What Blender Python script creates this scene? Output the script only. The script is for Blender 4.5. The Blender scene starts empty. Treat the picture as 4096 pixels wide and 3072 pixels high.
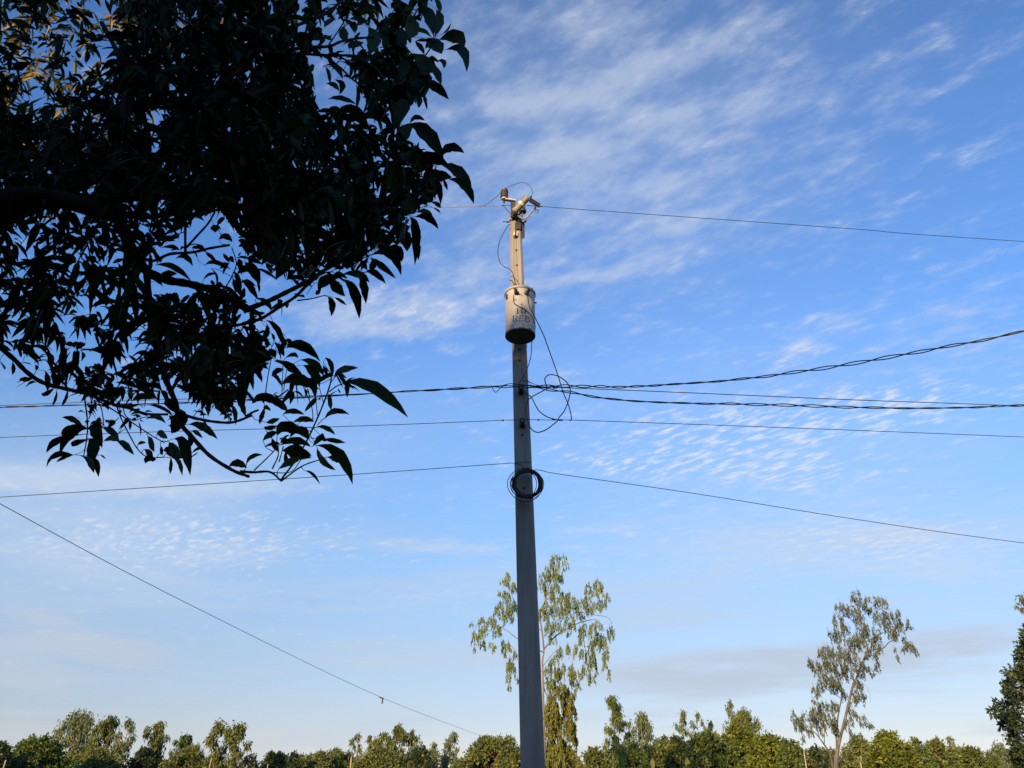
import bpy, math, random
import numpy as np
from mathutils import Vector, Matrix

scene = bpy.context.scene
COL = scene.collection
R = math.radians

# ------------------------------------------------------------------ camera
FPX = 3078.0                       # focal length in photograph pixels (4096 wide)
PITCH = R(28.4)
EYE = Vector((0.0, 0.0, 1.55))
cam_data = bpy.data.cameras.new('camera')
cam_data.sensor_width = 36.0
cam_data.lens = 36.0 * FPX / 4096.0
cam_data.clip_start = 0.05
cam_data.clip_end = 3000.0
camera = bpy.data.objects.new('camera', cam_data)
camera.location = EYE
camera.rotation_euler = (R(90) + PITCH, 0, 0)
COL.objects.link(camera)
scene.camera = camera

# ------------------------------------------------------------------ sun
SUN_EL, SUN_AZ = R(13.0), R(205.0)          # azimuth clockwise from +Y: behind the viewer, to the left
sun_data = bpy.data.lights.new('sun', 'SUN')
sun_data.energy = 5.0
sun_data.angle = R(1.2)
sun_data.color = (1.0, 0.67, 0.34)
sun = bpy.data.objects.new('sun', sun_data)
TO_SUN = Vector((math.sin(SUN_AZ) * math.cos(SUN_EL), math.cos(SUN_AZ) * math.cos(SUN_EL), math.sin(SUN_EL)))
sun.rotation_euler = TO_SUN.to_track_quat('Z', 'Y').to_euler()
sun.location = TO_SUN * 60
COL.objects.link(sun)

# ------------------------------------------------------------------ exposure
vs = scene.view_settings
vs.view_transform = 'Standard'
vs.look = 'None'
vs.exposure = 0.6
vs.gamma = 1.0
vs.use_curve_mapping = False
scene.cycles.max_bounces = 5
scene.cycles.diffuse_bounces = 2
scene.cycles.glossy_bounces = 2
scene.cycles.transmission_bounces = 2
scene.cycles.transparent_max_bounces = 4
scene.cycles.use_denoising = True
scene.cycles.denoiser = 'OPENIMAGEDENOISE'
scene.cycles.denoising_input_passes = 'RGB_ALBEDO_NORMAL'
scene.cycles.denoising_prefilter = 'ACCURATE'
scene.cycles.use_adaptive_sampling = True
scene.cycles.adaptive_threshold = 0.006
scene.cycles.adaptive_min_samples = 12
scene.cycles.caustics_reflective = False
scene.cycles.caustics_refractive = False

# ------------------------------------------------------------------ world: clear evening sky with high cloud
world = bpy.data.worlds.new('World')
scene.world = world
world.use_nodes = True
nt = world.node_tree
nt.nodes.clear()
NN, NL = nt.nodes, nt.links


def sock(v, node, i):
    if isinstance(v, (int, float)):
        node.inputs[i].default_value = v
    elif isinstance(v, tuple):
        node.inputs[i].default_value = v
    else:
        NL.new(v, node.inputs[i])


def mth(op, a, b=None, c=None, clamp=False):
    n = NN.new('ShaderNodeMath'); n.operation = op; n.use_clamp = clamp
    sock(a, n, 0)
    if b is not None: sock(b, n, 1)
    if c is not None: sock(c, n, 2)
    return n.outputs[0]


def ramp01(v, lo, hi):
    n = NN.new('ShaderNodeMapRange'); n.interpolation_type = 'SMOOTHSTEP'
    sock(v, n, 0); sock(lo, n, 1); sock(hi, n, 2); n.inputs[3].default_value = 0; n.inputs[4].default_value = 1
    return n.outputs[0]


def comb(x, y, z=0.0):
    n = NN.new('ShaderNodeCombineXYZ'); sock(x, n, 0); sock(y, n, 1); sock(z, n, 2)
    return n.outputs[0]


def mapping(v, kind, loc=(0, 0, 0), rot=0.0, scale=(1, 1, 1)):
    n = NN.new('ShaderNodeMapping'); n.vector_type = kind
    NL.new(v, n.inputs[0])
    n.inputs['Location'].default_value = loc
    n.inputs['Rotation'].default_value = (0, 0, rot)
    n.inputs['Scale'].default_value = scale
    return n.outputs[0]


def noise(v, scale, detail, rough, dist=0.0, lac=2.0):
    n = NN.new('ShaderNodeTexNoise'); n.noise_dimensions = '2D'
    NL.new(v, n.inputs['Vector'])
    n.inputs['Scale'].default_value = scale; n.inputs['Detail'].default_value = detail
    n.inputs['Roughness'].default_value = rough; n.inputs['Distortion'].default_value = dist
    n.inputs['Lacunarity'].default_value = lac
    return n.outputs[0]


def mixc(f, a, b):
    n = NN.new('ShaderNodeMix'); n.data_type = 'RGBA'
    sock(f, n, 0)
    for v, i in ((a, 6), (b, 7)):
        if isinstance(v, tuple): n.inputs[i].default_value = v + (1.0,)
        else: NL.new(v, n.inputs[i])
    return n.outputs[2]


tc = NN.new('ShaderNodeTexCoord')
sep = NN.new('ShaderNodeSeparateXYZ'); NL.new(tc.outputs['Generated'], sep.inputs[0])
DX, DY, DZ = sep.outputs
azn = mth('ARCTAN2', DX, DY)
eln = mth('ARCSINE', DZ)
AE = comb(azn, eln)                              # azimuth, elevation of the direction looked in


def sky_ae(vx, vy):                              # a place in the sky given in 2212-wide picture units
    dx = (vx * 1.85172 - 2048) / FPX; dy = (1536 - vy * 1.85172) / FPX
    c, s = math.cos(PITCH), math.sin(PITCH)
    d = Vector((dx, c - dy * s, s + dy * c)).normalized()
    return math.atan2(d.x, d.y), math.asin(d.z)


def patches(lst, start=0.0):
    tot = None
    for (cx, cy, rx, ry, ang, st) in lst:
        a, e = sky_ae(cx, cy)
        k = 1.85172 / FPX
        ca = math.cos(e)
        # long axis direction measured on the sphere
        a2, e2 = sky_ae(cx + 30 * math.cos(R(ang)), cy - 30 * math.sin(R(ang)))
        th = math.atan2(e2 - e, a2 - a)
        dd = math.hypot((a2 - a), e2 - e) / 30.0
        m = mapping(AE, 'TEXTURE', (a, e, 0), th, (rx * dd, ry * k * (0.9 if e > 0.3 else 1.0), 1))
        n = NN.new('ShaderNodeVectorMath'); n.operation = 'DOT_PRODUCT'
        NL.new(m, n.inputs[0]); NL.new(m, n.inputs[1])
        g = mth('EXPONENT', mth('MULTIPLY', n.outputs['Value'], -1.0))
        tot = mth('MULTIPLY_ADD', g, st, tot if tot is not None else start)
    return tot


# base sky
sky = NN.new('ShaderNodeTexSky'); sky.sky_type = 'NISHITA'; sky.sun_disc = False
sky.sun_elevation = SUN_EL; sky.sun_rotation = SUN_AZ
sky.air_density = 1.0; sky.dust_density = 0.15; sky.ozone_density = 3.0
cr = NN.new('ShaderNodeValToRGB')               # air clearer overhead, milky towards the horizon, same all round
sock(mth('DIVIDE', eln, R(60), clamp=True), cr, 0)
els = cr.color_ramp.elements
stops = [(0.0, (0.95, 0.80, 1.02)), (4.0, (1.06, 0.84, 0.90)), (9, (1.24, 1.04, 1.05)), (15.0, (1.36, 1.36, 1.44)), (22, (1.34, 1.56, 1.80)), (30.0, (1.24, 1.66, 2.15)),
         (42.0, (1.14, 1.56, 2.10)), (52.0, (1.08, 1.44, 1.92)), (60.0, (1.05, 1.40, 1.86))]
els[0].position = 0; els[1].position = 1
while len(els) < len(stops): els.new(0.5)
for e_, (p_, c_) in zip(els, stops):
    e_.position = p_ / 60.0; e_.color = tuple(x * 0.42 for x in c_) + (1,)
sm = NN.new('ShaderNodeVectorMath'); sm.operation = 'MULTIPLY'
NL.new(sky.outputs[0], sm.inputs[0]); NL.new(cr.outputs[0], sm.inputs[1])
sky_col = NN.new('ShaderNodeVectorMath'); sky_col.operation = 'SCALE'
NL.new(sm.outputs[0], sky_col.inputs[0]); sky_col.inputs['Scale'].default_value = 3.3
sky_rgb = sky_col.outputs[0]

# cloud sheet coordinates (a flat layer high up, seen in perspective)
zc = mth('ADD', mth('MAXIMUM', DZ, 0.015), 0.07)
P2 = comb(mth('DIVIDE', DX, zc), mth('DIVIDE', DY, zc))
Pst = mapping(P2, 'TEXTURE', (3.1, 1.7, 0), R(-20), (1.0, 0.55, 1))
n_soft = noise(Pst, 10.0, 6, 0.62, 0.0)
n_fine = noise(mapping(P2, 'TEXTURE', (0.4, 0.7, 0), R(-43), (1.0, 0.45, 1)), 16.0, 4, 0.60, 0.0)
n_low = noise(mapping(P2, 'TEXTURE', (0, 0, 0), R(-8), (1.6, 1.0, 1)), 2.6, 4, 0.62, 0.0)
n_bank = noise(mapping(AE, 'TEXTURE', (0.3, 0.02, 0), R(2), (1.0, 0.11, 1)), 2.6, 5, 0.62, 0.0)

S = patches([
    (1400, 300, 560, 420, 20, .50), (1250, 55, 300, 80, 12, .26), (1140, 222, 150, 32, 5, .55), (1340, 165, 110, 30, 25, .42), (1520, 110, 120, 32, 28, .34),
    (1250, 325, 130, 28, 8, .50), (1450, 258, 110, 26, 20, .32), (1650, 226, 150, 30, 24, .36),
    (1430, 400, 160, 24, 10, .34), (1480, 485, 130, 22, 18, .42), (1270, 600, 150, 18, 8, .52), (1440, 545, 90, 16, 20, .45), (1030, 585, 110, 26, 8, .50),
    (900, 668, 180, 50, 4, .80), (760, 705, 150, 44, 4, .55), (660, 660, 120, 60, 0, .20),
    (980, 1183, 190, 16, -1, .85), (1200, 1215, 120, 16, 0, .5), (1300, 1143, 110, 14, 3, .6), (950, 1285, 130, 24, 3, .6),
    (520, 1192, 200, 30, 3, .6), (120, 1035, 320, 26, 2, .75), (480, 1062, 220, 22, 2, .6), (1960, 1150, 190, 24, -5, .7), (2060, 1235, 200, 26, 0, .7), (1700, 1190, 330, 55, 0, .55), (2100, 700, 200, 110, 20, .42), (1700, 1050, 420, 140, 0, .30), (1950, 250, 260, 160, 30, .12), (1740, 745, 100, 50, 35, .5)])
M = patches([
    (1600, 920, 270, 58, 5, .95), (1890, 885, 200, 48, 8, .9), (1420, 1005, 240, 34, 0, .75), (1700, 1015, 160, 44, -5, .72),
    (1730, 760, 90, 44, 35, .5), (900, 672, 150, 44, 4, .55), (1900, 1170, 260, 50, -3, .5),
    (380, 1165, 330, 60, 0, .62)])
V = patches([(150, 1150, 480, 190, 0, .80), (1100, 1500, 900, 120, 0, .30), (90, 1030, 270, 22, 2, .7), (420, 1050, 240, 16, 2, .5), (700, 930, 300, 130, 0, .30), (1750, 1220, 500, 110, 0, .35), (1600, 920, 620, 220, 0, .34), (1350, 320, 620, 420, 0, .28), (1000, 1250, 900, 180, 0, .22)])
G = patches([(90, 1330, 170, 13, -5, .6), (170, 1385, 200, 20, -6, .9), (270, 1425, 130, 22, -7, .8), (40, 1465, 150, 30, -7, .9),
             (1700, 1425, 380, 34, 2, .8), (2080, 1385, 230, 36, 4, .7), (1480, 1480, 330, 26, 0, .6), (2000, 1480, 250, 26, 0, .4)])

cover = mth('MINIMUM', mth('MULTIPLY_ADD', mth('SUBTRACT', n_low, 0.5), 0.5, S), 1.0)     # thin cloud goes on all round
d_soft = ramp01(mth('MULTIPLY_ADD', mth('SUBTRACT', mth('MULTIPLY_ADD', n_fine, 0.35, mth('MULTIPLY', n_soft, 0.65)), 0.5), 2.5, mth('MULTIPLY', cover, 1.1)), 0.02, 1.30)
d_fine = mth('MULTIPLY', ramp01(n_fine, 0.42, 0.72), ramp01(mth('MULTIPLY_ADD', mth('SUBTRACT', n_soft, 0.5), 1.4, M), 0.06, 0.80))
d_veil = mth('MULTIPLY', V, mth('MULTIPLY_ADD', n_low, 0.9, 0.55), clamp=True)
d_grey = ramp01(mth('MULTIPLY', G, mth('MULTIPLY_ADD', mth('ADD', n_low, n_bank), 1.9, -0.9)), 0.10, 1.0)

low = mth('MULTIPLY', ramp01(eln, R(24), R(9)), ramp01(n_bank, 0.44, 0.68))          # flat banks low over the horizon, all round
c0 = mixc(mth('MULTIPLY', low, 0.50), sky_rgb, (5.7, 6.3, 7.3))
c1 = mixc(mth('MULTIPLY', d_veil, 0.75), c0, (5.4, 6.7, 8.7))
c2 = mixc(mth('MULTIPLY', d_grey, 0.80), c1, (5.2, 5.95, 7.2))
c3 = mixc(mth('MULTIPLY', d_soft, 0.54), c2, (6.2, 6.9, 8.2))
c4 = mixc(mth('MULTIPLY', d_fine, 0.75), c3, (7.6, 8.0, 8.9))
bg = NN.new('ShaderNodeBackground')
NL.new(c4, bg.inputs[0]); bg.inputs[1].default_value = 0.066
wo = NN.new('ShaderNodeOutputWorld'); NL.new(bg.outputs[0], wo.inputs[0])
world.cycles.sampling_method = 'MANUAL'
world.cycles.sample_map_resolution = 512

# ================================================================== helpers
rng = np.random.default_rng(11)
random.seed(5)


def at(px, py, Y):
    """point on the sight line through photograph pixel (px, py) at distance Y in front of the viewer"""
    dx = (px - 2048) / FPX; dy = (1536 - py) / FPX
    c, s = math.cos(PITCH), math.sin(PITCH)
    k = Y / (c - dy * s)
    return Vector((dx * k, Y, EYE.z + (s + dy * c) * k))


def depth_of(p):
    return p[1] * math.cos(PITCH) + (p[2] - EYE.z) * math.sin(PITCH)


def px_size(n, p):
    return n * depth_of(p) / FPX


def W(vx, vy, Y):
    return at(vx * 1.85172, vy * 1.85172, Y)


def tag(o, label=None, cat=None, group=None, kind=None):
    if label: o['label'] = label
    if cat: o['category'] = cat
    if group: o['group'] = group
    if kind: o['kind'] = kind
    return o


def empty(name, loc=(0, 0, 0)):
    o = bpy.data.objects.new(name, None)
    o.empty_display_size = 0.2
    o.location = loc
    COL.objects.link(o)
    return o


class MB:
    """collects shapes for one mesh object"""

    def __init__(self):
        self.v = []; self.f = []; self.m = []; self.mi = 0

    def add(self, verts, faces):
        b = len(self.v)
        self.v.extend([tuple(x) for x in verts])
        for f in faces:
            self.f.append(tuple(i + b for i in f)); self.m.append(self.mi)
        return self

    def tube(self, pts, rad, n=6, caps=True):
        pts = [Vector(p) for p in pts]
        if isinstance(rad, (int, float)): rad = [rad] * len(pts)
        ts = []
        for i in range(len(pts)):
            a = pts[max(i - 1, 0)]; b = pts[min(i + 1, len(pts) - 1)]
            ts.append((b - a).normalized())
        up = Vector((0, 0, 1)) if abs(ts[0].z) < 0.9 else Vector((1, 0, 0))
        u = ts[0].cross(up).normalized()
        vs_, fs = [], []
        for i, p in enumerate(pts):
            t = ts[i]
            u = (u - t * u.dot(t)).normalized()
            w = t.cross(u)
            for k in range(n):
                a = 2 * math.pi * k / n
                vs_.append(p + (u * math.cos(a) + w * math.sin(a)) * rad[i])
        for i in range(len(pts) - 1):
            for k in range(n):
                k2 = (k + 1) % n
                fs.append((i * n + k, i * n + k2, (i + 1) * n + k2, (i + 1) * n + k))
        if caps:
            fs.append(tuple(range(n - 1, -1, -1)))
            fs.append(tuple((len(pts) - 1) * n + k for k in range(n)))
        return self.add(vs_, fs)

    def lathe(self, base, axis, prof, n=16):
        """prof: list of (distance along axis, radius)"""
        axis = Vector(axis).normalized(); base = Vector(base)
        up = Vector((0, 0, 1)) if abs(axis.z) < 0.9 else Vector((0, 1, 0))
        u = axis.cross(up).normalized(); w = axis.cross(u)
        vs_, fs = [], []
        for (h, r) in prof:
            for k in range(n):
                a = 2 * math.pi * k / n
                vs_.append(base + axis * h + (u * math.cos(a) + w * math.sin(a)) * max(r, 1e-4))
        for i in range(len(prof) - 1):
            for k in range(n):
                k2 = (k + 1) % n
                fs.append((i * n + k, (i + 1) * n + k, (i + 1) * n + k2, i * n + k2))
        fs.append(tuple(range(n)))
        fs.append(tuple((len(prof) - 1) * n + k for k in range(n - 1, -1, -1)))
        return self.add(vs_, fs)

    def beam(self, a, b, w, h, up=(0, 0, 1), bev=0.0):
        """box beam from a to b, w across, h along up"""
        a, b = Vector(a), Vector(b)
        t = (b - a).normalized()
        s = t.cross(Vector(up)).normalized(); u = s.cross(t).normalized()
        c = min(w, h) * 0.12 if bev == 0 else bev
        ring = [(-w / 2, -h / 2 + c), (-w / 2 + c, -h / 2), (w / 2 - c, -h / 2), (w / 2, -h / 2 + c),
                (w / 2, h / 2 - c), (w / 2 - c, h / 2), (-w / 2 + c, h / 2), (-w / 2, h / 2 - c)]
        vs_ = [p + s * x + u * y for p in (a, b) for (x, y) in ring]
        fs = [(k, (k + 1) % 8, 8 + (k + 1) % 8, 8 + k) for k in range(8)]
        fs += [tuple(range(7, -1, -1)), tuple(range(8, 16))]
        return self.add(vs_, fs)

    def build(self, name, mats, parent=None, smooth=True):
        me = bpy.data.meshes.new(name)
        me.from_pydata([tuple(x) for x in self.v], [], self.f)
        if not isinstance(mats, (list, tuple)): mats = [mats]
        for m in mats: me.materials.append(m)
        me.polygons.foreach_set('material_index', self.m)
        if smooth: me.shade_smooth()
        me.update()
        o = bpy.data.objects.new(name, me)
        COL.objects.link(o)
        if parent is not None:
            o.parent = parent
            o.matrix_parent_inverse = Matrix.Translation(-Vector(parent.location))
        if smooth:
            try: me.set_sharp_from_angle(angle=R(40))
            except Exception: pass
        return o


def np_mesh(name, verts, quads, mat, parent=None, smooth=False, tone=None):
    """verts N x 3, quads M x 4 (numpy)"""
    me = bpy.data.meshes.new(name)
    nv, nf = len(verts), len(quads)
    me.vertices.add(nv); me.vertices.foreach_set('co', np.ascontiguousarray(verts, dtype=np.float32).ravel())
    me.loops.add(nf * 4); me.loops.foreach_set('vertex_index', np.ascontiguousarray(quads, dtype=np.int32).ravel())
    me.polygons.add(nf); me.polygons.foreach_set('loop_start', np.arange(0, nf * 4, 4, dtype=np.int32))
    if smooth: me.polygons.foreach_set('use_smooth', np.ones(nf, dtype=bool))
    me.materials.append(mat)
    if tone is not None:
        at_ = me.attributes.new('tone', 'FLOAT', 'POINT'); at_.data.foreach_set('value', np.ascontiguousarray(tone, dtype=np.float32))
    me.update(calc_edges=True)
    o = bpy.data.objects.new(name, me)
    COL.objects.link(o)
    if parent is not None:
        o.parent = parent
        o.matrix_parent_inverse = Matrix.Translation(-Vector(parent.location))
    return o


def smooth_path(pts, n=8):
    """Catmull-Rom through the points; the last component may carry a radius"""
    P = [np.array(p, float) for p in pts]
    P = [2 * P[0] - P[1]] + P + [2 * P[-1] - P[-2]]
    out = []
    for i in range(1, len(P) - 2):
        for k in range(n):
            t = k / n
            a, b, c, d = P[i - 1], P[i], P[i + 1], P[i + 2]
            out.append(0.5 * ((2 * b) + (c - a) * t + (2 * a - 5 * b + 4 * c - d) * t * t + (3 * b - a - 3 * c + d) * t ** 3))
    out.append(P[-2])
    return out


# ------------------------------------------------------------------ materials
def new_mat(name, rough=0.8, spec=0.3, metal=0.0):
    m = bpy.data.materials.new(name); m.use_nodes = True
    b = m.node_tree.nodes['Principled BSDF']
    b.inputs['Roughness'].default_value = rough
    b.inputs['Metallic'].default_value = metal
    b.inputs['Specular IOR Level'].default_value = spec
    return m, m.node_tree, b


def mottled(name, c1, c2, scale=8.0, rough=0.8, spec=0.3, metal=0.0, bump=0.0, stretch=(1, 1, 1), detail=5, lo=0.35, hi=0.65, coord='Object'):
    m, t, b = new_mat(name, rough, spec, metal)
    N, L = t.nodes, t.links
    tcn = N.new('ShaderNodeTexCoord'); mp = N.new('ShaderNodeMapping'); mp.inputs['Scale'].default_value = stretch
    L.new(tcn.outputs[coord], mp.inputs[0])
    nz = N.new('ShaderNodeTexNoise'); nz.inputs['Scale'].default_value = scale; nz.inputs['Detail'].default_value = detail
    nz.inputs['Roughness'].default_value = 0.65
    L.new(mp.outputs[0], nz.inputs['Vector'])
    rp = N.new('ShaderNodeValToRGB'); rp.color_ramp.elements[0].position = lo; rp.color_ramp.elements[1].position = hi
    rp.color_ramp.elements[0].color = tuple(c1) + (1,); rp.color_ramp.elements[1].color = tuple(c2) + (1,)
    L.new(nz.outputs[0], rp.inputs[0]); L.new(rp.outputs[0], b.inputs['Base Color'])
    if bump:
        bn = N.new('ShaderNodeBump'); bn.inputs['Strength'].default_value = bump; bn.inputs['Distance'].default_value = 0.01
        L.new(nz.outputs[0], bn.inputs['Height']); L.new(bn.outputs[0], b.inputs['Normal'])
    return m


def leaf_mat(name, cols, scale=0.5, rough=0.55, spec=0.35, trans=0.25):
    """leaf colours vary from leaf to leaf (tone attribute) and softly from bough to bough"""
    m, t, b = new_mat(name, rough, spec)
    N, L = t.nodes, t.links
    a = N.new('ShaderNodeAttribute'); a.attribute_name = 'tone'
    tcn = N.new('ShaderNodeTexCoord')
    nz = N.new('ShaderNodeTexNoise'); nz.inputs['Scale'].default_value = scale; nz.inputs['Detail'].default_value = 3
    L.new(tcn.outputs['Object'], nz.inputs['Vector'])
    ad = N.new('ShaderNodeMath'); ad.operation = 'MULTIPLY_ADD'; ad.inputs[1].default_value = 1.1; ad.inputs[2].default_value = -0.30
    L.new(nz.outputs[0], ad.inputs[0])
    a2 = N.new('ShaderNodeMath'); a2.operation = 'MULTIPLY_ADD'; a2.inputs[1].default_value = 0.55
    L.new(a.outputs['Fac'], a2.inputs[0]); L.new(ad.outputs[0], a2.inputs[2])
    rp = N.new('ShaderNodeValToRGB')
    e = rp.color_ramp.elements
    while len(e) < len(cols): e.new(0.5)
    for i, c in enumerate(cols):
        e[i].position = i / (len(cols) - 1); e[i].color = tuple(c) + (1,)
    L.new(a2.outputs[0], rp.inputs[0]); L.new(rp.outputs[0], b.inputs['Base Color'])
    if trans:
        tr = N.new('ShaderNodeBsdfTranslucent'); L.new(rp.outputs[0], tr.inputs[0])
        mx = N.new('ShaderNodeMixShader'); mx.inputs[0].default_value = trans
        L.new(b.outputs[0], mx.inputs[1]); L.new(tr.outputs[0], mx.inputs[2])
        L.new(mx.outputs[0], t.nodes['Material Output'].inputs[0])
    return m


def concrete_material():
    """cast concrete: cement mottling, long rain streaks, sand specks"""
    m, t, b = new_mat('concrete', 0.9, 0.2)
    N, L = t.nodes, t.links
    tcn = N.new('ShaderNodeTexCoord')

    def nz(scale, st, det):
        mp = N.new('ShaderNodeMapping'); mp.inputs['Scale'].default_value = st; L.new(tcn.outputs['Object'], mp.inputs[0])
        n = N.new('ShaderNodeTexNoise'); n.inputs['Scale'].default_value = scale; n.inputs['Detail'].default_value = det; n.inputs['Roughness'].default_value = 0.6
        L.new(mp.outputs[0], n.inputs['Vector']); return n.outputs[0]

    def mixin(fac, a, col, lo, hi, amt):
        r = N.new('ShaderNodeMapRange'); r.inputs[1].default_value = lo; r.inputs[2].default_value = hi; r.inputs[4].default_value = amt; L.new(fac, r.inputs[0])
        x = N.new('ShaderNodeMix'); x.data_type = 'RGBA'; L.new(r.outputs[0], x.inputs[0]); L.new(a, x.inputs[6]); x.inputs[7].default_value = col + (1,)
        return x.outputs[2]
    rp = N.new('ShaderNodeValToRGB'); rp.color_ramp.elements[0].position = 0.3; rp.color_ramp.elements[1].position = 0.7
    rp.color_ramp.elements[0].color = (0.20, 0.193, 0.178, 1); rp.color_ramp.elements[1].color = (0.30, 0.288, 0.265, 1)
    L.new(nz(1.6, (2, 2, 0.6), 5), rp.inputs[0])
    c = mixin(nz(9.0, (3, 3, 0.10), 3), rp.outputs[0], (0.13, 0.13, 0.13), 0.50, 0.75, 0.75)
    c = mixin(nz(2.0, (6, 6, 0.25), 4), c, (0.34, 0.33, 0.305), 0.56, 0.75, 0.6)
    L.new(c, b.inputs['Base Color'])
    return m


M_CONC = concrete_material()
M_PAINT = mottled('tank_paint', (0.32, 0.315, 0.30), (0.42, 0.415, 0.40), 5.0, 0.5, 0.4, stretch=(2, 2, 0.6), detail=7)
M_PAINTD = mottled('tank_underside_shade', (0.08, 0.095, 0.12), (0.11, 0.125, 0.15), 7.0, 0.7, 0.3)  # shade under the tank painted in as a dark bluish tone
M_BLACK = mottled('black_rubber', (0.010, 0.011, 0.013), (0.03, 0.03, 0.032), 30.0, 0.55, 0.4)
M_WIRE = mottled('cable_sheath', (0.012, 0.013, 0.016), (0.03, 0.031, 0.034), 20.0, 0.5, 0.4)
M_ALU = mottled('weathered_aluminium', (0.16, 0.155, 0.15), (0.34, 0.33, 0.31), 20.0, 0.55, 0.5, metal=0.4)
M_STEEL = mottled('galvanised_steel', (0.10, 0.105, 0.11), (0.26, 0.27, 0.28), 14.0, 0.5, 0.5, metal=0.5)
M_DSTEEL = mottled('dark_steel', (0.014, 0.018, 0.025), (0.045, 0.05, 0.06), 14.0, 0.6, 0.3)
M_RUST = mottled('rusty_iron', (0.06, 0.032, 0.018), (0.17, 0.10, 0.055), 25.0, 0.85, 0.2)
M_PORC = mottled('grey_porcelain', (0.30, 0.285, 0.24), (0.46, 0.43, 0.36), 9.0, 0.4, 0.5)
M_PORCW = mottled('cream_porcelain', (0.50, 0.47, 0.41), (0.64, 0.60, 0.53), 9.0, 0.35, 0.5)
M_BROWN = mottled('brown_porcelain', (0.035, 0.014, 0.012), (0.09, 0.035, 0.028), 14.0, 0.25, 0.5)
M_DBROWN = mottled('dark_glaze', (0.03, 0.026, 0.024), (0.085, 0.07, 0.06), 14.0, 0.4, 0.5)
M_LETTER = mottled('stencil_paint', (0.02, 0.02, 0.022), (0.06, 0.06, 0.062), 30.0, 0.7, 0.2)
M_BARK = mottled('mango_bark', (0.012, 0.010, 0.008), (0.035, 0.028, 0.021), 9.0, 0.9, 0.15, bump=0.5, stretch=(1, 1, 0.4))
M_EUCBARK = mottled('pale_smooth_bark', (0.12, 0.09, 0.065), (0.25, 0.20, 0.15), 3.0, 0.8, 0.2, stretch=(3, 3, 0.6))
M_EUCGREY = mottled('grey_smooth_bark', (0.075, 0.075, 0.075), (0.17, 0.17, 0.165), 3.0, 0.8, 0.2, stretch=(3, 3, 0.6))
M_TRUNK = mottled('brown_bark', (0.06, 0.045, 0.03), (0.16, 0.12, 0.085), 4.0, 0.9, 0.15, stretch=(2, 2, 0.5))
M_POST = mottled('pale_post', (0.28, 0.22, 0.15), (0.48, 0.40, 0.29), 6.0, 0.85, 0.2, stretch=(2, 2, 0.5))

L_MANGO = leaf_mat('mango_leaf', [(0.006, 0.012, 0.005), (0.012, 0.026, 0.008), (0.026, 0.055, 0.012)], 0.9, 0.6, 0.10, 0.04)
L_MANGOY = leaf_mat('sunlit_mango_leaf', [(0.304, 0.171, 0.028), (0.380, 0.247, 0.038), (0.228, 0.247, 0.038)], 1.5, 0.6, 0.3, 0.3)  # warm low sunlight painted into the leaf colour
L_EUC = leaf_mat('willowy_leaf', [(0.093, 0.135, 0.038), (0.185, 0.242, 0.066), (0.310, 0.365, 0.103)], 0.7, 0.55, 0.3, 0.3)
L_EUCG = leaf_mat('golden_willowy_leaf', [(0.090, 0.106, 0.022), (0.180, 0.196, 0.036), (0.270, 0.281, 0.052)], 0.8, 0.55, 0.3, 0.3)
L_EUCC = leaf_mat('bluegreen_willowy_leaf', [(0.056, 0.077, 0.045), (0.106, 0.131, 0.069), (0.188, 0.200, 0.094)], 0.5, 0.5, 0.35, 0.25)
L_PALE = leaf_mat('pale_olive_leaf', [(0.100, 0.138, 0.072), (0.158, 0.200, 0.098), (0.222, 0.269, 0.137)], 0.25, 0.6, 0.25, 0.3)
L_OLIVE = leaf_mat('olive_leaf', [(0.070, 0.095, 0.028), (0.132, 0.164, 0.047), (0.210, 0.239, 0.070)], 0.3, 0.6, 0.25, 0.25)
L_GREEN = leaf_mat('green_leaf', [(0.039, 0.069, 0.018), (0.094, 0.143, 0.034), (0.174, 0.227, 0.046)], 0.3, 0.55, 0.3, 0.25)
L_LIME = leaf_mat('lime_leaf', [(0.042, 0.066, 0.014), (0.114, 0.150, 0.022), (0.264, 0.288, 0.036)], 0.45, 0.55, 0.3, 0.25)
L_DARK = leaf_mat('dark_leaf', [(0.015, 0.027, 0.012), (0.033, 0.054, 0.021), (0.063, 0.090, 0.030)], 0.35, 0.5, 0.3, 0.15)
L_BANANA = leaf_mat('banana_leaf', [(0.07, 0.09, 0.02), (0.13, 0.145, 0.03), (0.22, 0.21, 0.05)], 1.0, 0.5, 0.3, 0.3)


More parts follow.
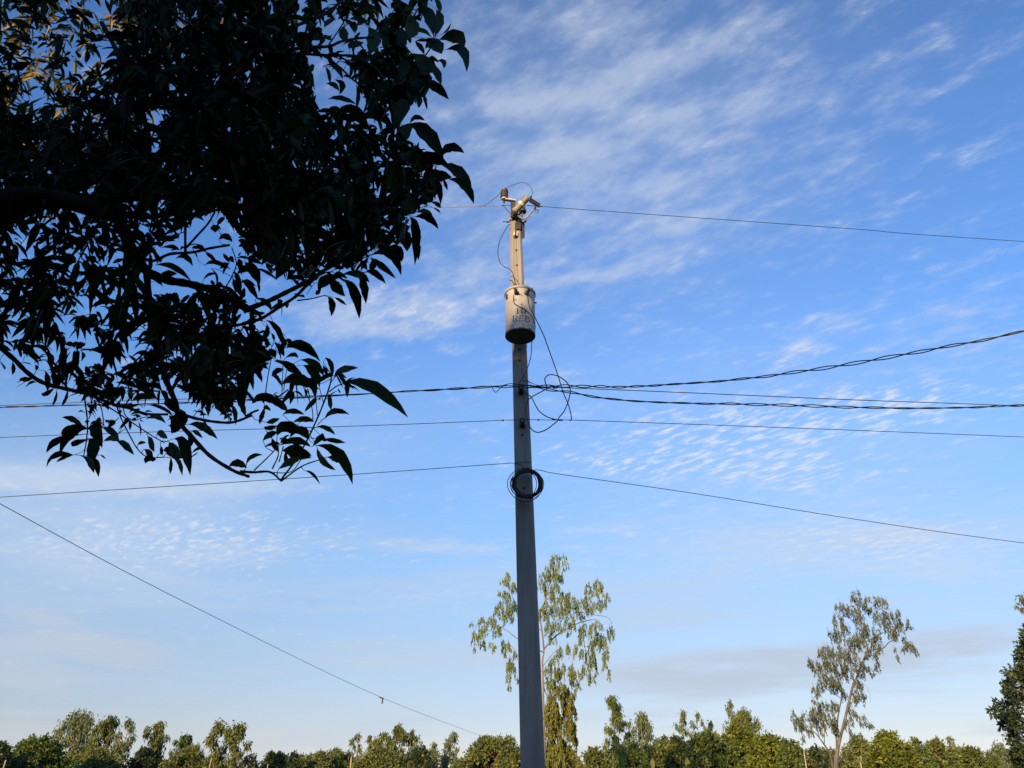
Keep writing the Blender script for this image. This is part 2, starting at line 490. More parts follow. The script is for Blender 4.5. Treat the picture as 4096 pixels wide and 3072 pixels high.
# ================================================================== ground
def ground_material():
    m, t, b = new_mat('field_grass', 0.95, 0.1)
    N, L = t.nodes, t.links
    tcn = N.new('ShaderNodeTexCoord')
    n1 = N.new('ShaderNodeTexNoise'); n1.inputs['Scale'].default_value = 0.12; n1.inputs['Detail'].default_value = 8
    n2 = N.new('ShaderNodeTexNoise'); n2.inputs['Scale'].default_value = 9.0; n2.inputs['Detail'].default_value = 4
    L.new(tcn.outputs['Object'], n1.inputs['Vector']); L.new(tcn.outputs['Object'], n2.inputs['Vector'])
    mx = N.new('ShaderNodeMath'); mx.operation = 'MULTIPLY_ADD'; mx.inputs[1].default_value = 0.35
    L.new(n2.outputs[0], mx.inputs[0]); L.new(n1.outputs[0], mx.inputs[2])
    rp = N.new('ShaderNodeValToRGB')
    e = rp.color_ramp.elements; e.new(0.6)
    for i, (p, c) in enumerate(((0.45, (0.030, 0.040, 0.014)), (0.65, (0.060, 0.062, 0.022)), (0.85, (0.115, 0.090, 0.050)))):
        e[i].position = p; e[i].color = c + (1,)
    L.new(mx.outputs[0], rp.inputs[0]); L.new(rp.outputs[0], b.inputs['Base Color'])
    bn = N.new('ShaderNodeBump'); bn.inputs['Strength'].default_value = 0.6; bn.inputs['Distance'].default_value = 0.05
    L.new(n2.outputs[0], bn.inputs['Height']); L.new(bn.outputs[0], b.inputs['Normal'])
    return m


g = MB()
NG = 44
ax_ = [math.copysign(abs(i / (NG / 2)) ** 2.6, i) * 1400 for i in range(-NG // 2, NG // 2 + 1)]
gv, gf = [], []
for y in ax_:
    for x in ax_:
        r_ = math.hypot(x, y)
        gv.append((x, y, 0.05 * math.sin(x * 0.21) * math.cos(y * 0.17) * min(1, r_ / 30) - 0.02 if r_ < 300 else 0.0))
n_ = NG + 1
for j in range(NG):
    for i in range(NG):
        gf.append((j * n_ + i, j * n_ + i + 1, (j + 1) * n_ + i + 1, (j + 1) * n_ + i))
g.add(gv, gf)
tag(g.build('ground', ground_material()), kind='structure')

# ================================================================== trees of the background
def unit(a):
    return a / np.maximum(np.linalg.norm(a, axis=1, keepdims=True), 1e-9)


def leaf_cards(pos, axis, length, width, r=rng, cup=0.18):
    """one four-sided leaf per position: base, two shoulders, tip (slightly folded along the midrib)"""
    n = len(pos)
    axis = unit(axis)
    side = unit(np.cross(axis, unit(r.normal(size=(n, 3)))))
    nor = np.cross(axis, side)
    L_ = np.asarray(length)[:, None]; w_ = np.asarray(width)[:, None]
    mid = pos + axis * L_ * 0.42 + nor * w_ * cup
    v = np.stack([pos, mid + side * w_ * 0.5, pos + axis * L_, mid - side * w_ * 0.5], axis=1).reshape(-1, 3)
    q = np.arange(n * 4).reshape(n, 4)
    return v, q


def blob_points(n, c, rad, r=rng, shell=0.5):
    d = unit(r.normal(size=(n, 3)))
    k = (shell + (1 - shell) * r.random(n)) [:, None]
    # uneven surface, so that the outline is never a ball
    bump = 1 + 0.28 * np.sin(d[:, :1] * 7 + c[0] * 3) * np.sin(d[:, 2:3] * 6 + c[2] * 5) + 0.10 * r.normal(size=(n, 1))
    return np.array(c) + d * np.array(rad) * k * bump, d


def foliage(name, lobes, parent, mat, leaf_len, leaf_wid, cover, hang=0.0, shell=0.45, r=rng):
    """lobes: (centre, (rx, ry, rz)); hang 0 = leaves face outwards at random, 1 = all hang down"""
    ps, ax = [], []
    for c, rad in lobes:
        rad = np.array(rad)
        n = max(6, int(3.4 * cover * (rad[0] * rad[2] * 3.1) / (leaf_len * leaf_wid * 0.5)))
        p, d = blob_points(n, c, rad, r, shell)
        a = d * 0.8 + r.normal(size=(n, 3)) * 0.7
        a = a * (1 - hang) + np.array([0, 0, -1.0]) * hang * 1.6 + r.normal(size=(n, 3)) * 0.25
        ps.append(p); ax.append(a)
    ps = np.concatenate(ps); ax = np.concatenate(ax)
    n = len(ps)
    v, q = leaf_cards(ps, ax, leaf_len * (0.6 + 0.8 * r.random(n)), leaf_wid * (0.6 + 0.8 * r.random(n)), r)
    tone = np.repeat(r.random(n), 4)
    return np_mesh(name, v, q, mat, parent, tone=tone)


def tree(name, label, cat, cx, top, halfw, Y, kind, mat, group, bark=None, low=None, cover=1.0, seed=0, leafs=1.0):
    r = np.random.default_rng(seed * 7 + int(cx) + int(top) * 3)
    T = at(cx, top, Y)
    hw = px_size(halfw, T) * (1.45 if kind != 'wisp' else 1.12)
    zb = low if low is not None else (max(1.0, T.z * 0.38) if kind != 'bush' else 0.15)
    H = T.z - zb
    root = empty(name, (T.x, Y, 0.0))
    tag(root, label, cat, group)
    lobes = []
    k = Y / 90.0
    if kind == 'broad' or kind == 'bush':
        nl = int(17 + min(16, halfw / 6))
        for i in range(nl):
            h = (i + 0.5) / nl
            prof = math.sin(math.pi * (0.22 + 0.70 * h)) ** 0.8 * (1.0 if kind == 'bush' else 1.0)
            rad = hw * (0.15 + 0.26 * r.random()) * (1.1 - 0.45 * h)
            an = i * 2.4 + r.random()
            ro = max(0.0, hw * prof - rad) * (0.55 + 0.5 * r.random())
            cz = zb + H * h * 0.93
            cz = min(cz, T.z - rad * 0.85)
            lobes.append(((T.x + ro * math.cos(an), Y + ro * math.sin(an) * 0.8, cz), (rad, rad, rad * (0.72 + 0.3 * r.random()))))
        lobes.append(((T.x + r.normal() * hw * 0.08, Y, T.z - hw * 0.2), (hw * 0.24, hw * 0.24, hw * 0.2)))
        for i in range(nl):                       # small sprays standing out of the outline
            b, rd = lobes[int(r.integers(len(lobes)))]
            an = r.random() * 6.28
            lobes.append(((b[0] + math.cos(an) * rd[0] * 0.95, b[1] + r.normal() * rd[0] * 0.4, min(b[2] + abs(math.sin(an)) * rd[2], T.z)), (rd[0] * 0.28, rd[0] * 0.28, rd[0] * (0.25 + 0.35 * r.random()))))
        ll, lw, hang, shell = 0.27 * leafs, 0.16 * leafs, 0.12, 0.35
        if Y < 70: ll, lw = 0.22 * leafs, 0.15 * leafs
        cv = 1.15 * cover
    else:                                              # tall wispy crowns with hanging boughs
        nl = int(16 + min(16, halfw / 4))
        for i in range(nl):
            h = ((i + 0.5) / nl) ** 0.9
            prof = (0.30 + 0.70 * math.sin(math.pi * min(1.0, 0.12 + 0.86 * (1 - h)))) * (1.0 if h < 0.86 else 0.62)
            rad = hw * (0.16 + 0.15 * r.random())
            an = r.random() * 6.28
            ro = max(0.0, hw * prof - rad * 0.7) * math.sqrt(r.random())
            cz = zb + H * h
            rz = rad * (1.2 + 0.9 * r.random())
            cz = min(cz, T.z - rz * 0.8)
            lobes.append(((T.x + ro * math.cos(an), Y + ro * math.sin(an), cz), (rad, rad, rz)))
        lobes.append(((T.x, Y, T.z - hw * 0.35), (hw * 0.18, hw * 0.18, hw * 0.35)))
        ll, lw, hang, shell = 0.42 * leafs, 0.13 * leafs, 0.65, 0.15
        if Y < 70: ll, lw = 0.26 * leafs, 0.065 * leafs
        cv = 0.62 * cover
    foliage('crown', lobes, root, mat, ll, lw, cv, hang, shell, r)
    tr = MB()
    rb = max(0.07, hw * 0.045 + 0.03)
    lean = r.normal() * 0.04
    path = [(T.x + lean * z + 0.06 * math.sin(z * 1.3 + cx), Y + 0.05 * math.cos(z), z) for z in np.linspace(0, zb + H * 0.82, 9)]
    tr.tube(path, [rb * (1.25 if i == 0 else 1.0) * (1 - 0.085 * i) for i in range(9)], 7)
    for c, rd in lobes[::2]:
        z0 = max(zb * 0.8, c[2] - abs(c[0] - T.x) * 0.9 - rd[2] * 0.6)
        z0 = min(z0, zb + H * 0.75)
        p0 = Vector((T.x + lean * z0 + 0.06 * math.sin(z0 * 1.3 + cx), Y, z0))
        p2 = Vector(c)
        pm = (p0 + p2) / 2 + Vector((0, 0, -0.08 * (p2 - p0).length))
        tr.tube([p0, pm, p2], [rb * 0.38, rb * 0.28, rb * 0.12], 5)
    tr.build('trunk', bark or M_TRUNK, root)
    return root


GT = 'trees and bushes of the far treeline'
TREES = [
    # name, label, category, centre x, top y, half width, distance, kind, leaf material, bark
    ('broadleaf_tree', 'dark green rounded tree at the left edge of the far treeline', 'tree', 8, 2970, 62, 70, 'broad', L_DARK, None),
    ('broadleaf_tree', 'mid green domed tree second from the left edge of the treeline', 'tree', 165, 2952, 115, 74, 'broad', L_GREEN, None),
    ('eucalyptus_tree', 'tallest pale wispy tree in the left part of the treeline', 'tree', 330, 2843, 88, 92, 'wisp', L_PALE, M_EUCBARK),
    ('eucalyptus_tree', 'tall olive wispy tree just right of the tallest left-hand tree', 'tree', 450, 2858, 66, 89, 'wisp', L_OLIVE, M_EUCBARK),
    ('eucalyptus_tree', 'thin see-through tree at the right end of the tall left clump', 'tree', 518, 2865, 42, 94, 'wisp', L_PALE, M_EUCBARK),
    ('bush', 'brownish olive bush under the tall clump on the left', 'bush', 390, 2990, 125, 82, 'bush', L_OLIVE, None),
    ('broadleaf_tree', 'dark tree at the foot of the pale pointed tree left of the two-headed one', 'tree', 580, 2988, 50, 86, 'broad', L_DARK, None),
    ('eucalyptus_tree', 'pale pointed wispy tree between the tall left clump and the two-headed tree', 'tree', 640, 2881, 62, 95, 'wisp', L_OLIVE, M_EUCBARK),
    ('eucalyptus_tree', 'shorter dark wispy tree right of the pale pointed one', 'tree', 748, 2932, 58, 93, 'wisp', L_GREEN, M_EUCBARK),
    ('bush', 'wide dull olive bush left of the two-headed wispy tree', 'bush', 760, 2998, 105, 80, 'bush', L_OLIVE, None),
    ('eucalyptus_tree', 'left half of the two-headed wispy tree standing left of the low gap', 'tree', 882, 2880, 58, 90, 'wisp', L_OLIVE, M_EUCBARK),
    ('eucalyptus_tree', 'right half of the two-headed wispy tree standing left of the low gap', 'tree', 960, 2888, 52, 90, 'wisp', L_OLIVE, M_EUCBARK),
    ('broadleaf_tree', 'small dark tree low in the gap right of the two-headed tree', 'tree', 1000, 3016, 38, 120, 'broad', L_DARK, None),
    ('broadleaf_tree', 'dark knobbly tree in the low stretch left of the centre', 'tree', 1088, 3006, 42, 108, 'broad', L_DARK, None),
    ('broadleaf_tree', 'olive bushy tree between two dark ones in the low stretch', 'tree', 1128, 3012, 48, 99, 'broad', L_OLIVE, None),
    ('broadleaf_tree', 'dark green upright tree at the right of the low stretch', 'tree', 1180, 3006, 38, 95, 'broad', L_DARK, None),
    ('broadleaf_tree', 'brown-olive tree with a ragged top left of the pale post', 'tree', 1285, 3006, 46, 98, 'broad', L_OLIVE, None),
    ('eucalyptus_tree', 'ragged grey-green tree directly left of the tall pale post', 'tree', 1345, 2987, 50, 100, 'wisp', L_GREEN, None),
    ('eucalyptus_tree', 'slim very pale tree above the tall pale post', 'tree', 1434, 2928, 36, 101, 'wisp', L_PALE, M_EUCBARK),
    ('eucalyptus_tree', 'narrow tree second from the left in the clump left of the pole', 'tree', 1484, 2933, 30, 98, 'wisp', L_OLIVE, M_EUCBARK),
    ('eucalyptus_tree', 'leafy olive tree left of the brown highest tree of the middle clump', 'tree', 1537, 2923, 44, 97, 'wisp', L_OLIVE, M_EUCBARK),
    ('eucalyptus_tree', 'brownish highest tree of the clump left of the pole', 'tree', 1605, 2897, 62, 94, 'wisp', L_OLIVE, M_EUCBARK),
    ('eucalyptus_tree', 'pale thin tree on the right shoulder of the brownish highest tree', 'tree', 1664, 2933, 34, 103, 'wisp', L_PALE, M_EUCBARK),
    ('bush', 'olive bush filling the foot of the clump left of the pole', 'bush', 1530, 3000, 140, 84, 'bush', L_OLIVE, None),
    ('broadleaf_tree', 'dark green cone-shaped tree at the right of the middle clump', 'tree', 1685, 2982, 50, 85, 'broad', L_DARK, None),
    ('eucalyptus_tree', 'short pale tree right of the dark cone-shaped one', 'tree', 1738, 2963, 30, 104, 'wisp', L_PALE, M_EUCBARK),
    ('eucalyptus_tree', 'rounded pale wispy tree midway between the clump and the pole', 'tree', 1812, 2925, 48, 104, 'wisp', L_PALE, M_EUCBARK),
    ('broadleaf_tree', 'wide brown-olive tree standing left of the pole where the grey wire ends', 'tree', 1965, 2946, 115, 78, 'broad', L_OLIVE, None),
    ('eucalyptus_tree', 'small pale tuft of a tree just left of the pole', 'tree', 2036, 2936, 30, 84, 'wisp', L_PALE, None),
    ('bush', 'golden yellow bush touching the left side of the pole', 'bush', 2062, 3020, 30, 56, 'bush', L_EUCG, None),
    ('bush', 'dark olive bush behind the foot of the tall drooping tree', 'bush', 2260, 2985, 95, 64, 'bush', L_OLIVE, None),
    ('bush', 'grey-olive bush in the dip right of the tall drooping tree', 'bush', 2375, 2992, 75, 72, 'bush', L_OLIVE, None),
    ('eucalyptus_tree', 'small drooping tree standing alone right of the tall drooping tree', 'tree', 2452, 2778, 60, 56, 'wisp', L_EUC, M_EUCGREY),
    ('eucalyptus_tree', 'round pale see-through tree right of the small drooping tree', 'tree', 2562, 2848, 70, 108, 'wisp', L_PALE, M_EUCBARK),
    ('broadleaf_tree', 'dark green tree at the foot of the round pale see-through one', 'tree', 2530, 2972, 60, 66, 'broad', L_GREEN, None),
    ('eucalyptus_tree', 'pale upright tree at the left of the pair on the green rise', 'tree', 2730, 2838, 44, 110, 'wisp', L_PALE, M_EUCBARK),
    ('eucalyptus_tree', 'pale slim tree at the right of the pair on the green rise', 'tree', 2792, 2843, 32, 112, 'wisp', L_PALE, M_EUCBARK),
    ('broadleaf_tree', 'small dark tree between the pale pair and the high pale tree', 'tree', 2842, 2880, 27, 106, 'wisp', L_DARK, None),
    ('eucalyptus_tree', 'highest and palest thin tree over the green rise', 'tree', 2914, 2796, 34, 122, 'wisp', L_PALE, M_EUCBARK),
    ('eucalyptus_tree', 'full grey-olive tree right under the palest thin tree', 'tree', 2962, 2836, 78, 112, 'wisp', L_OLIVE, M_EUCBARK),
    ('broadleaf_tree', 'broad olive tree at the left end of the green rise', 'tree', 2680, 2952, 110, 70, 'broad', L_OLIVE, None),
    ('broadleaf_tree', 'olive tree in the middle of the green rise', 'tree', 2830, 2935, 105, 72, 'broad', L_GREEN, None),
    ('broadleaf_tree', 'yellow-tipped green tree on top of the green rise', 'tree', 2945, 2898, 85, 74, 'broad', L_LIME, None),
    ('broadleaf_tree', 'lime green domed tree right of the top of the rise', 'tree', 3062, 2938, 92, 66, 'broad', L_LIME, None),
    ('broadleaf_tree', 'green tree sloping down towards the thin post on the right', 'tree', 3160, 2962, 62, 63, 'broad', L_GREEN, None),
    ('bush', 'dark bush right of the thin post, left of the leaning tree', 'bush', 3262, 2985, 62, 62, 'bush', L_DARK, None),
    ('broadleaf_tree', 'olive tree directly right of the leaning trunk', 'tree', 3430, 2946, 66, 72, 'broad', L_OLIVE, None),
    ('broadleaf_tree', 'sunlit lime green tree, highest of the bushes right of the leaning tree', 'tree', 3545, 2927, 92, 64, 'broad', L_LIME, None),
    ('broadleaf_tree', 'bright green leafy tree on the right shoulder of the sunlit lime tree', 'tree', 3655, 2950, 46, 67, 'broad', L_GREEN, None),
    ('broadleaf_tree', 'flat-topped olive tree left of the small pale tree near the right edge', 'tree', 3735, 2960, 72, 74, 'broad', L_OLIVE, None),
    ('eucalyptus_tree', 'small pale tree poking out near the right edge', 'tree', 3795, 2938, 34, 98, 'wisp', L_PALE, None),
    ('bush', 'olive bush sloping down to the right before the dark edge tree', 'bush', 3880, 2985, 85, 76, 'bush', L_OLIVE, None),
    ('eucalyptus_tree', 'pale feathery tree beside the dark tree at the right edge', 'tree', 3992, 2970, 62, 92, 'wisp', L_PALE, None),
]
for i, (nm, lb, ct, cx, tp, hw_, Y, kd, mt, bk) in enumerate(TREES):
    tree(nm, lb, ct, cx, tp, hw_, Y, kd, mt, GT, bk, seed=i, low=(0.1 if kd == 'bush' else None), cover=(0.85 if mt is L_PALE else 1.15))

# low far row that closes the treeline towards the ground
ORD = ['leftmost', 'second', 'third', 'fourth', 'fifth', 'sixth', 'seventh', 'eighth', 'ninth', 'tenth', 'eleventh', 'twelfth', 'thirteenth', 'fourteenth', 'fifteenth',
       'sixteenth', 'seventeenth', 'eighteenth', 'nineteenth', 'twentieth', 'twenty-first', 'twenty-second', 'twenty-third', 'twenty-fourth']
for i, w_ in enumerate(ORD):
    cx = 40 + i * 172 + 40 * math.sin(i * 2.3)
    top = (3026 if cx < 1250 else 3008 if cx < 2150 else 2988) + 10 * math.sin(i * 1.7)
    tree('distant_bush', 'low distant bush at the foot of the treeline, %s from the left' % w_, 'bush', cx, top, 84, 112, 'bush',
         (L_GREEN, L_OLIVE, L_DARK)[i % 3], 'low distant bushes', seed=100 + i, low=0.1, cover=0.9, leafs=1.5)


# ------------------------------------------------------------------ the two big drooping trees: boughs and sprays placed one by one
def sprays(name, parent, clumps, to_px, Y, spread, mat, leaf_len, leaf_wid, dens, seed, tree_px):
    """clumps (cx, cy, rx, ry): hanging sprays of narrow leaves"""
    r = np.random.default_rng(seed)
    P_, A_ = [], []
    twig = MB()
    extra = [(cx + r.normal() * 26, cy + r.normal() * 30, rx * 0.55, ry * 0.7) for (cx, cy, rx, ry) in clumps if rx > 14 and cy > 200]
    for (cx, cy, rx, ry) in list(clumps) + extra:
        yc = Y + spread * r.uniform(-1, 1) * min(1.0, 0.35 + abs(to_px(cx, cy)[0] - tree_px) / 160.0)
        ux, uy = to_px(cx, cy); sx = to_px(cx + rx, cy)[0] - ux; sy = to_px(cx, cy + ry)[1] - uy
        c = at(ux, uy, yc); hx = px_size(sx, c); hz = px_size(sy, c)
        nst = max(3, int(3 + hx * 24))
        for k in range(nst):                                    # hanging twigs
            ox = r.uniform(-1, 1); oy = r.uniform(-1, 1)
            x0 = c.x + ox * hx; y0 = c.y + oy * hx
            top = c.z + hz * (0.95 - 0.9 * abs(ox) ** 2) * r.uniform(0.6, 1.1)
            ln = hz * r.uniform(0.9, 1.8)
            n = max(3, int(dens * ln / leaf_len * 3.2))
            s_ = np.sort(r.random(n))
            drift = r.normal(size=2) * 0.12
            p = np.stack([x0 + drift[0] * ln * s_ + r.normal(size=n) * 0.018, y0 + drift[1] * ln * s_ + r.normal(size=n) * 0.018, top - ln * s_], 1)
            a = np.stack([r.normal(size=n) * 0.34, r.normal(size=n) * 0.34, -np.ones(n)], 1)
            P_.append(p); A_.append(a)
            if k % 3 == 0:
                twig.tube([(x0 - 0.03, y0, top + 0.10), (x0, y0, top), (x0 + drift[0] * ln * 0.9, y0 + drift[1] * ln * 0.9, top - ln * 0.9)], [0.006, 0.005, 0.003], 3, False)
    P_ = np.concatenate(P_); A_ = np.concatenate(A_); n = len(P_)
    v, q = leaf_cards(P_, A_, leaf_len * (0.6 + 0.7 * r.random(n)), leaf_wid * (0.7 + 0.6 * r.random(n)), r)
    np_mesh(name, v, q, mat, parent, tone=np.repeat(r.random(n), 4))
    return twig


def px5(x, y): return 1850 + x / 1.86, 2180 + y / 1.86
def px1(x, y): return 3000 + x / 2.018, 2300 + y / 2.018


YE = 45.0
c_tree = empty('eucalyptus_tree', at(2180, 3195, YE))
c_tree.location.z = 0
tag(c_tree, 'tall drooping tree with sunlit hanging foliage directly behind the pole', 'tree', 'drooping trees in the field')


def limb(mb, pts, topx, Y, n=6, rx=0.0):
    out = []
    for (x, y, w, *dy) in pts:
        ux, uy = topx(x, y)
        p = at(ux, uy, Y + (dy[0] if dy else 0))
        out.append((p.x, p.y, p.z, px_size(w, p) * 0.4))
    pth = smooth_path(out, 5)
    mb.tube([q[:3] for q in pth], [max(0.004, q[3]) for q in pth], n)


t_ = MB()
limb(t_, [(612, 1980, 20), (612, 1700, 17), (609, 1450, 13), (603, 1200, 11), (599, 1000, 10), (595, 870, 9.5), (605, 780, 9), (592, 640, 9), (577, 520, 7.5), (620, 400, 6), (648, 290, 5), (690, 180, 4), (715, 90, 2.5)], px5, YE)
limb(t_, [(606, 775, 8), (680, 690, 7), (780, 620, 5.5), (900, 570, 4.5), (1000, 560, 3), (1060, 640, 2)], px5, YE, 5)
limb(t_, [(590, 640, 5), (480, 560, 5, .5), (420, 480, 4, .6), (370, 380, 3, .6), (340, 260, 2, .6)], px5, YE, 5)
limb(t_, [(603, 800, 6), (500, 745, 5, -.4), (400, 690, 4, -.6), (320, 630, 3, -.7), (200, 580, 2.5, -.8), (120, 575, 2, -.9), (90, 650, 1.5, -.9)], px5, YE, 5)
limb(t_, [(720, 660, 4), (830, 510, 3, .5), (950, 515, 2.6, .7), (1080, 540, 2.2, .8), (1115, 590, 1.6, .8)], px5, YE, 4)
limb(t_, [(820, 600, 3.5), (900, 460, 3, .8), (960, 380, 2.5, .9), (1000, 300, 2, .9)], px5, YE, 4)
limb(t_, [(600, 900, 4), (680, 800, 3, -.5), (720, 780, 2, -.6)], px5, YE, 4)
limb(t_, [(602, 1050, 4), (660, 960, 3, -.5), (740, 930, 2.5, -.6), (830, 930, 2, -.7)], px5, YE, 4)
limb(t_, [(604, 1250, 5), (680, 1120, 4, .5), (760, 1060, 3, .6)], px5, YE, 4)
limb(t_, [(620, 400, 4), (690, 400, 3, .3), (780, 380, 2, .4)], px5, YE, 4)
limb(t_, [(598, 950, 4), (480, 850, 3, .4), (380, 830, 2.5, .5), (345, 900, 2, .5)], px5, YE, 4)
t_.build('trunk', M_EUCBARK, c_tree)
CL = [(715,85,55,30),(690,110,35,40),(760,130,20,40),(650,180,45,50),(720,190,30,60),(600,230,35,50),(660,240,50,50),(735,240,20,40),(590,310,35,60),(640,350,50,60),(690,310,30,50),(340,240,25,40),(320,280,25,30),(375,310,20,50),(310,370,25,40),(275,350,10,25),(345,420,40,50),(375,470,30,60),(280,440,20,40),(300,500,40,50),(245,480,15,30),(340,540,40,40),(220,560,35,50),(260,620,35,50),(140,550,25,25),(170,610,30,50),(130,650,30,40),(95,690,20,50),(150,730,20,40),(210,740,20,35),(90,770,10,20),(300,740,15,50),(340,760,25,40),(315,810,6,20),(350,880,25,60),(375,920,25,60),(340,980,18,40),(347,1050,14,22),(390,800,12,40),(405,1000,8,30),
      (590,480,25,40),(620,530,30,60),(680,470,40,50),(720,420,40,50),(760,390,40,40),(800,380,40,40),(760,460,50,50),(720,520,40,50),(820,440,40,50),(880,430,40,40),(930,400,30,40),(950,290,30,30),(1000,290,45,40),(1020,340,30,40),(980,360,30,30),(1040,430,40,50),(990,450,40,40),(940,470,30,40),(870,520,40,50),(800,560,40,60),(700,610,40,50),(650,600,40,60),(670,680,30,40),(780,660,12,25),(900,640,40,60),(880,700,20,40),(960,640,30,60),(1000,680,30,60),(1040,740,40,60),(1070,820,30,50),(1100,640,30,50),(1080,690,20,30),(1010,600,30,40),(960,760,25,60),(920,830,30,60),(960,880,30,60),(910,930,30,50),(960,990,20,30),(945,1020,8,15),(1090,950,7,50),(1060,890,15,40),(850,780,30,50),(790,770,20,40),(720,800,25,50),(690,850,25,40),(750,900,15,40),(740,960,20,40),(660,920,40,60),(690,960,35,50),(650,1010,40,50),(700,1010,30,40),(810,940,30,50),(850,960,25,40),(830,1010,30,50),(865,1050,12,30),(840,1100,12,40),(640,1060,30,50)]
CLG = [(740,1060,40,40),(770,1100,40,50),(700,1130,60,60),(660,1200,50,80),(740,1200,60,80),(800,1180,30,50),(640,1300,40,80),(700,1300,60,80),(770,1290,50,80),(830,1230,15,50),(820,1340,25,50),(680,1400,70,60),(770,1400,60,60),(830,1440,25,40),(650,1480,50,60),(740,1480,60,50),(690,1560,70,70),(780,1560,60,60),(640,1640,60,70),(740,1660,70,70)]
tw = sprays('crown', c_tree, CL, px5, YE, 1.7, L_EUC, 0.165, 0.046, 1.9, 3, 2178)
tag(tw.build('twigs', M_EUCGREY, c_tree, smooth=False), kind='stuff')
tw = sprays('lower_crown', c_tree, CLG, px5, YE, 0.9, L_EUCG, 0.18, 0.05, 4.0, 4, 2178)
tag(tw.build('twigs', M_EUCGREY, c_tree, smooth=False), kind='stuff')

YR = 36.0
r_tree = empty('eucalyptus_tree', at(3342, 3195, YR)); r_tree.location.z = 0
tag(r_tree, 'leaning forked tree with airy drooping leaves on the right', 'tree', 'drooping trees in the field')
t_ = MB()
limb(t_, [(660, 1830, 36), (675, 1650, 32), (690, 1540, 27), (705, 1420, 21), (720, 1350, 16), (770, 1150, 13), (830, 900, 11), (862, 830, 11), (900, 720, 9), (950, 600, 8), (925, 520, 7), (905, 450, 6), (880, 340, 4.5), (862, 230, 3.5), (850, 125, 2)], px1, YR)
limb(t_, [(700, 1400, 11), (700, 1280, 10, .2), (712, 1130, 8, .3), (740, 960, 7, .4), (700, 820, 5, .5), (660, 700, 4, .6), (620, 600, 2.5, .6)], px1, YR, 6)
limb(t_, [(670, 1560, 13), (645, 1450, 11, -.3), (600, 1370, 8, -.5), (540, 1290, 5, -.7), (490, 1240, 3, -.8), (430, 1180, 2, -.8)], px1, YR, 6)
limb(t_, [(955, 610, 5), (1070, 592, 4.5, .4), (1120, 545, 4, .6), (1180, 505, 3, .8), (1240, 400, 2, .9)], px1, YR, 5)
limb(t_, [(935, 540, 5), (1030, 490, 4, -.4), (1130, 430, 3, -.6), (1180, 350, 2, -.6)], px1, YR, 5)
limb(t_, [(900, 450, 4.5), (840, 390, 3.5, .3), (790, 320, 3, .4), (740, 250, 2, .4)], px1, YR, 5)
limb(t_, [(880, 360, 4), (960, 280, 3, .4), (1040, 210, 2, .5)], px1, YR, 5)
limb(t_, [(890, 745, 5), (800, 690, 4, -.4), (700, 650, 3, -.6), (600, 640, 2, -.7)], px1, YR, 5)
limb(t_, [(745, 1000, 4), (660, 950, 3, .3), (600, 900, 2.5, .4)], px1, YR, 5)
limb(t_, [(740, 1260, 4), (800, 1190, 3, -.4), (880, 1140, 2.5, -.5), (950, 1200, 1.6, -.5)], px1, YR, 5)
limb(t_, [(810, 980, 4), (860, 930, 3, -.3), (890, 900, 2, -.4)], px1, YR, 5)
limb(t_, [(560, 1310, 4), (530, 1200, 3, -.7), (500, 1110, 2, -.7)], px1, YR, 5)
limb(t_, [(600, 1370, 4), (600, 1250, 3, -.4), (590, 1100, 2, -.4)], px1, YR, 5)
limb(t_, [(860, 850, 3), (930, 890, 1.6, .2), (960, 940, 1.3, .2), (975, 1030, 1, .2)], px1, YR, 3)
t_.build('trunk', M_EUCGREY, r_tree)
CR = [(850,135,30,25),(830,190,30,40),(880,200,40,50),(870,260,50,50),(960,190,40,35),(1030,200,40,40),(1080,230,35,50),(930,250,40,40),(990,270,30,30),(710,240,25,40),(760,270,40,40),(800,290,30,40),(700,330,25,50),(740,380,30,60),(690,430,15,40),(770,420,40,40),(650,470,25,25),(675,510,15,30),(860,330,30,50),(890,390,30,50),(1020,340,40,50),(1080,330,50,50),(1060,390,40,50),(1140,330,40,50),(1190,300,15,30),(1170,400,50,60),(1210,380,25,40),(1140,440,40,50),(1180,480,30,50),(1280,400,25,30),(1300,420,12,15),(1240,520,25,40),(1280,560,40,40),(1310,600,30,40),(1240,590,25,30),(1190,660,10,40),(1165,600,10,20),(940,430,40,40),(900,470,50,50),(980,460,60,40),(1030,500,30,40),(860,510,60,50),(830,560,50,50),(920,540,60,50),(1000,560,40,50),(1030,620,25,40),(980,620,40,50),(1020,700,15,50),(740,510,30,50),(720,470,25,30),(620,580,40,30),(570,620,35,35),(640,630,50,50),(700,600,60,50),(760,630,60,50),(660,680,60,40),(820,660,60,60),(780,720,60,50),(480,700,20,40),(520,710,30,40),(540,760,30,50),(600,740,50,50),(700,740,60,50),(640,800,60,60),(580,830,40,60),(720,810,60,50),(780,790,50,50),(900,730,40,40),(940,760,40,40),(880,780,30,40),(610,890,60,50),(560,910,30,50),(680,890,50,50),(540,960,10,25),(720,900,30,40),(850,850,30,40),(880,900,30,40),(860,960,40,50),(890,980,15,30),(820,990,30,50),(760,960,20,40),(520,1020,15,20),(580,1040,50,40),(490,1090,40,40),(540,1110,50,50),(620,1080,50,50),(500,1150,50,50),(570,1160,50,50),(640,1150,40,60),(520,1220,40,50),(600,1230,40,50),(660,1220,30,50),(690,1050,30,50),(680,1180,30,50),(350,1110,15,30),(375,1150,30,50),(420,1150,20,30),(400,1200,40,40),(430,1220,30,40),(430,1310,12,40),(380,1240,10,20),(460,1250,15,40),(800,1080,25,40),(820,1100,20,30),(800,1180,30,40),(830,1200,10,20),(870,1140,20,25),(900,1170,30,30),(945,1200,25,25),(970,1215,12,15),(815,1260,15,40),(700,1280,20,30)]
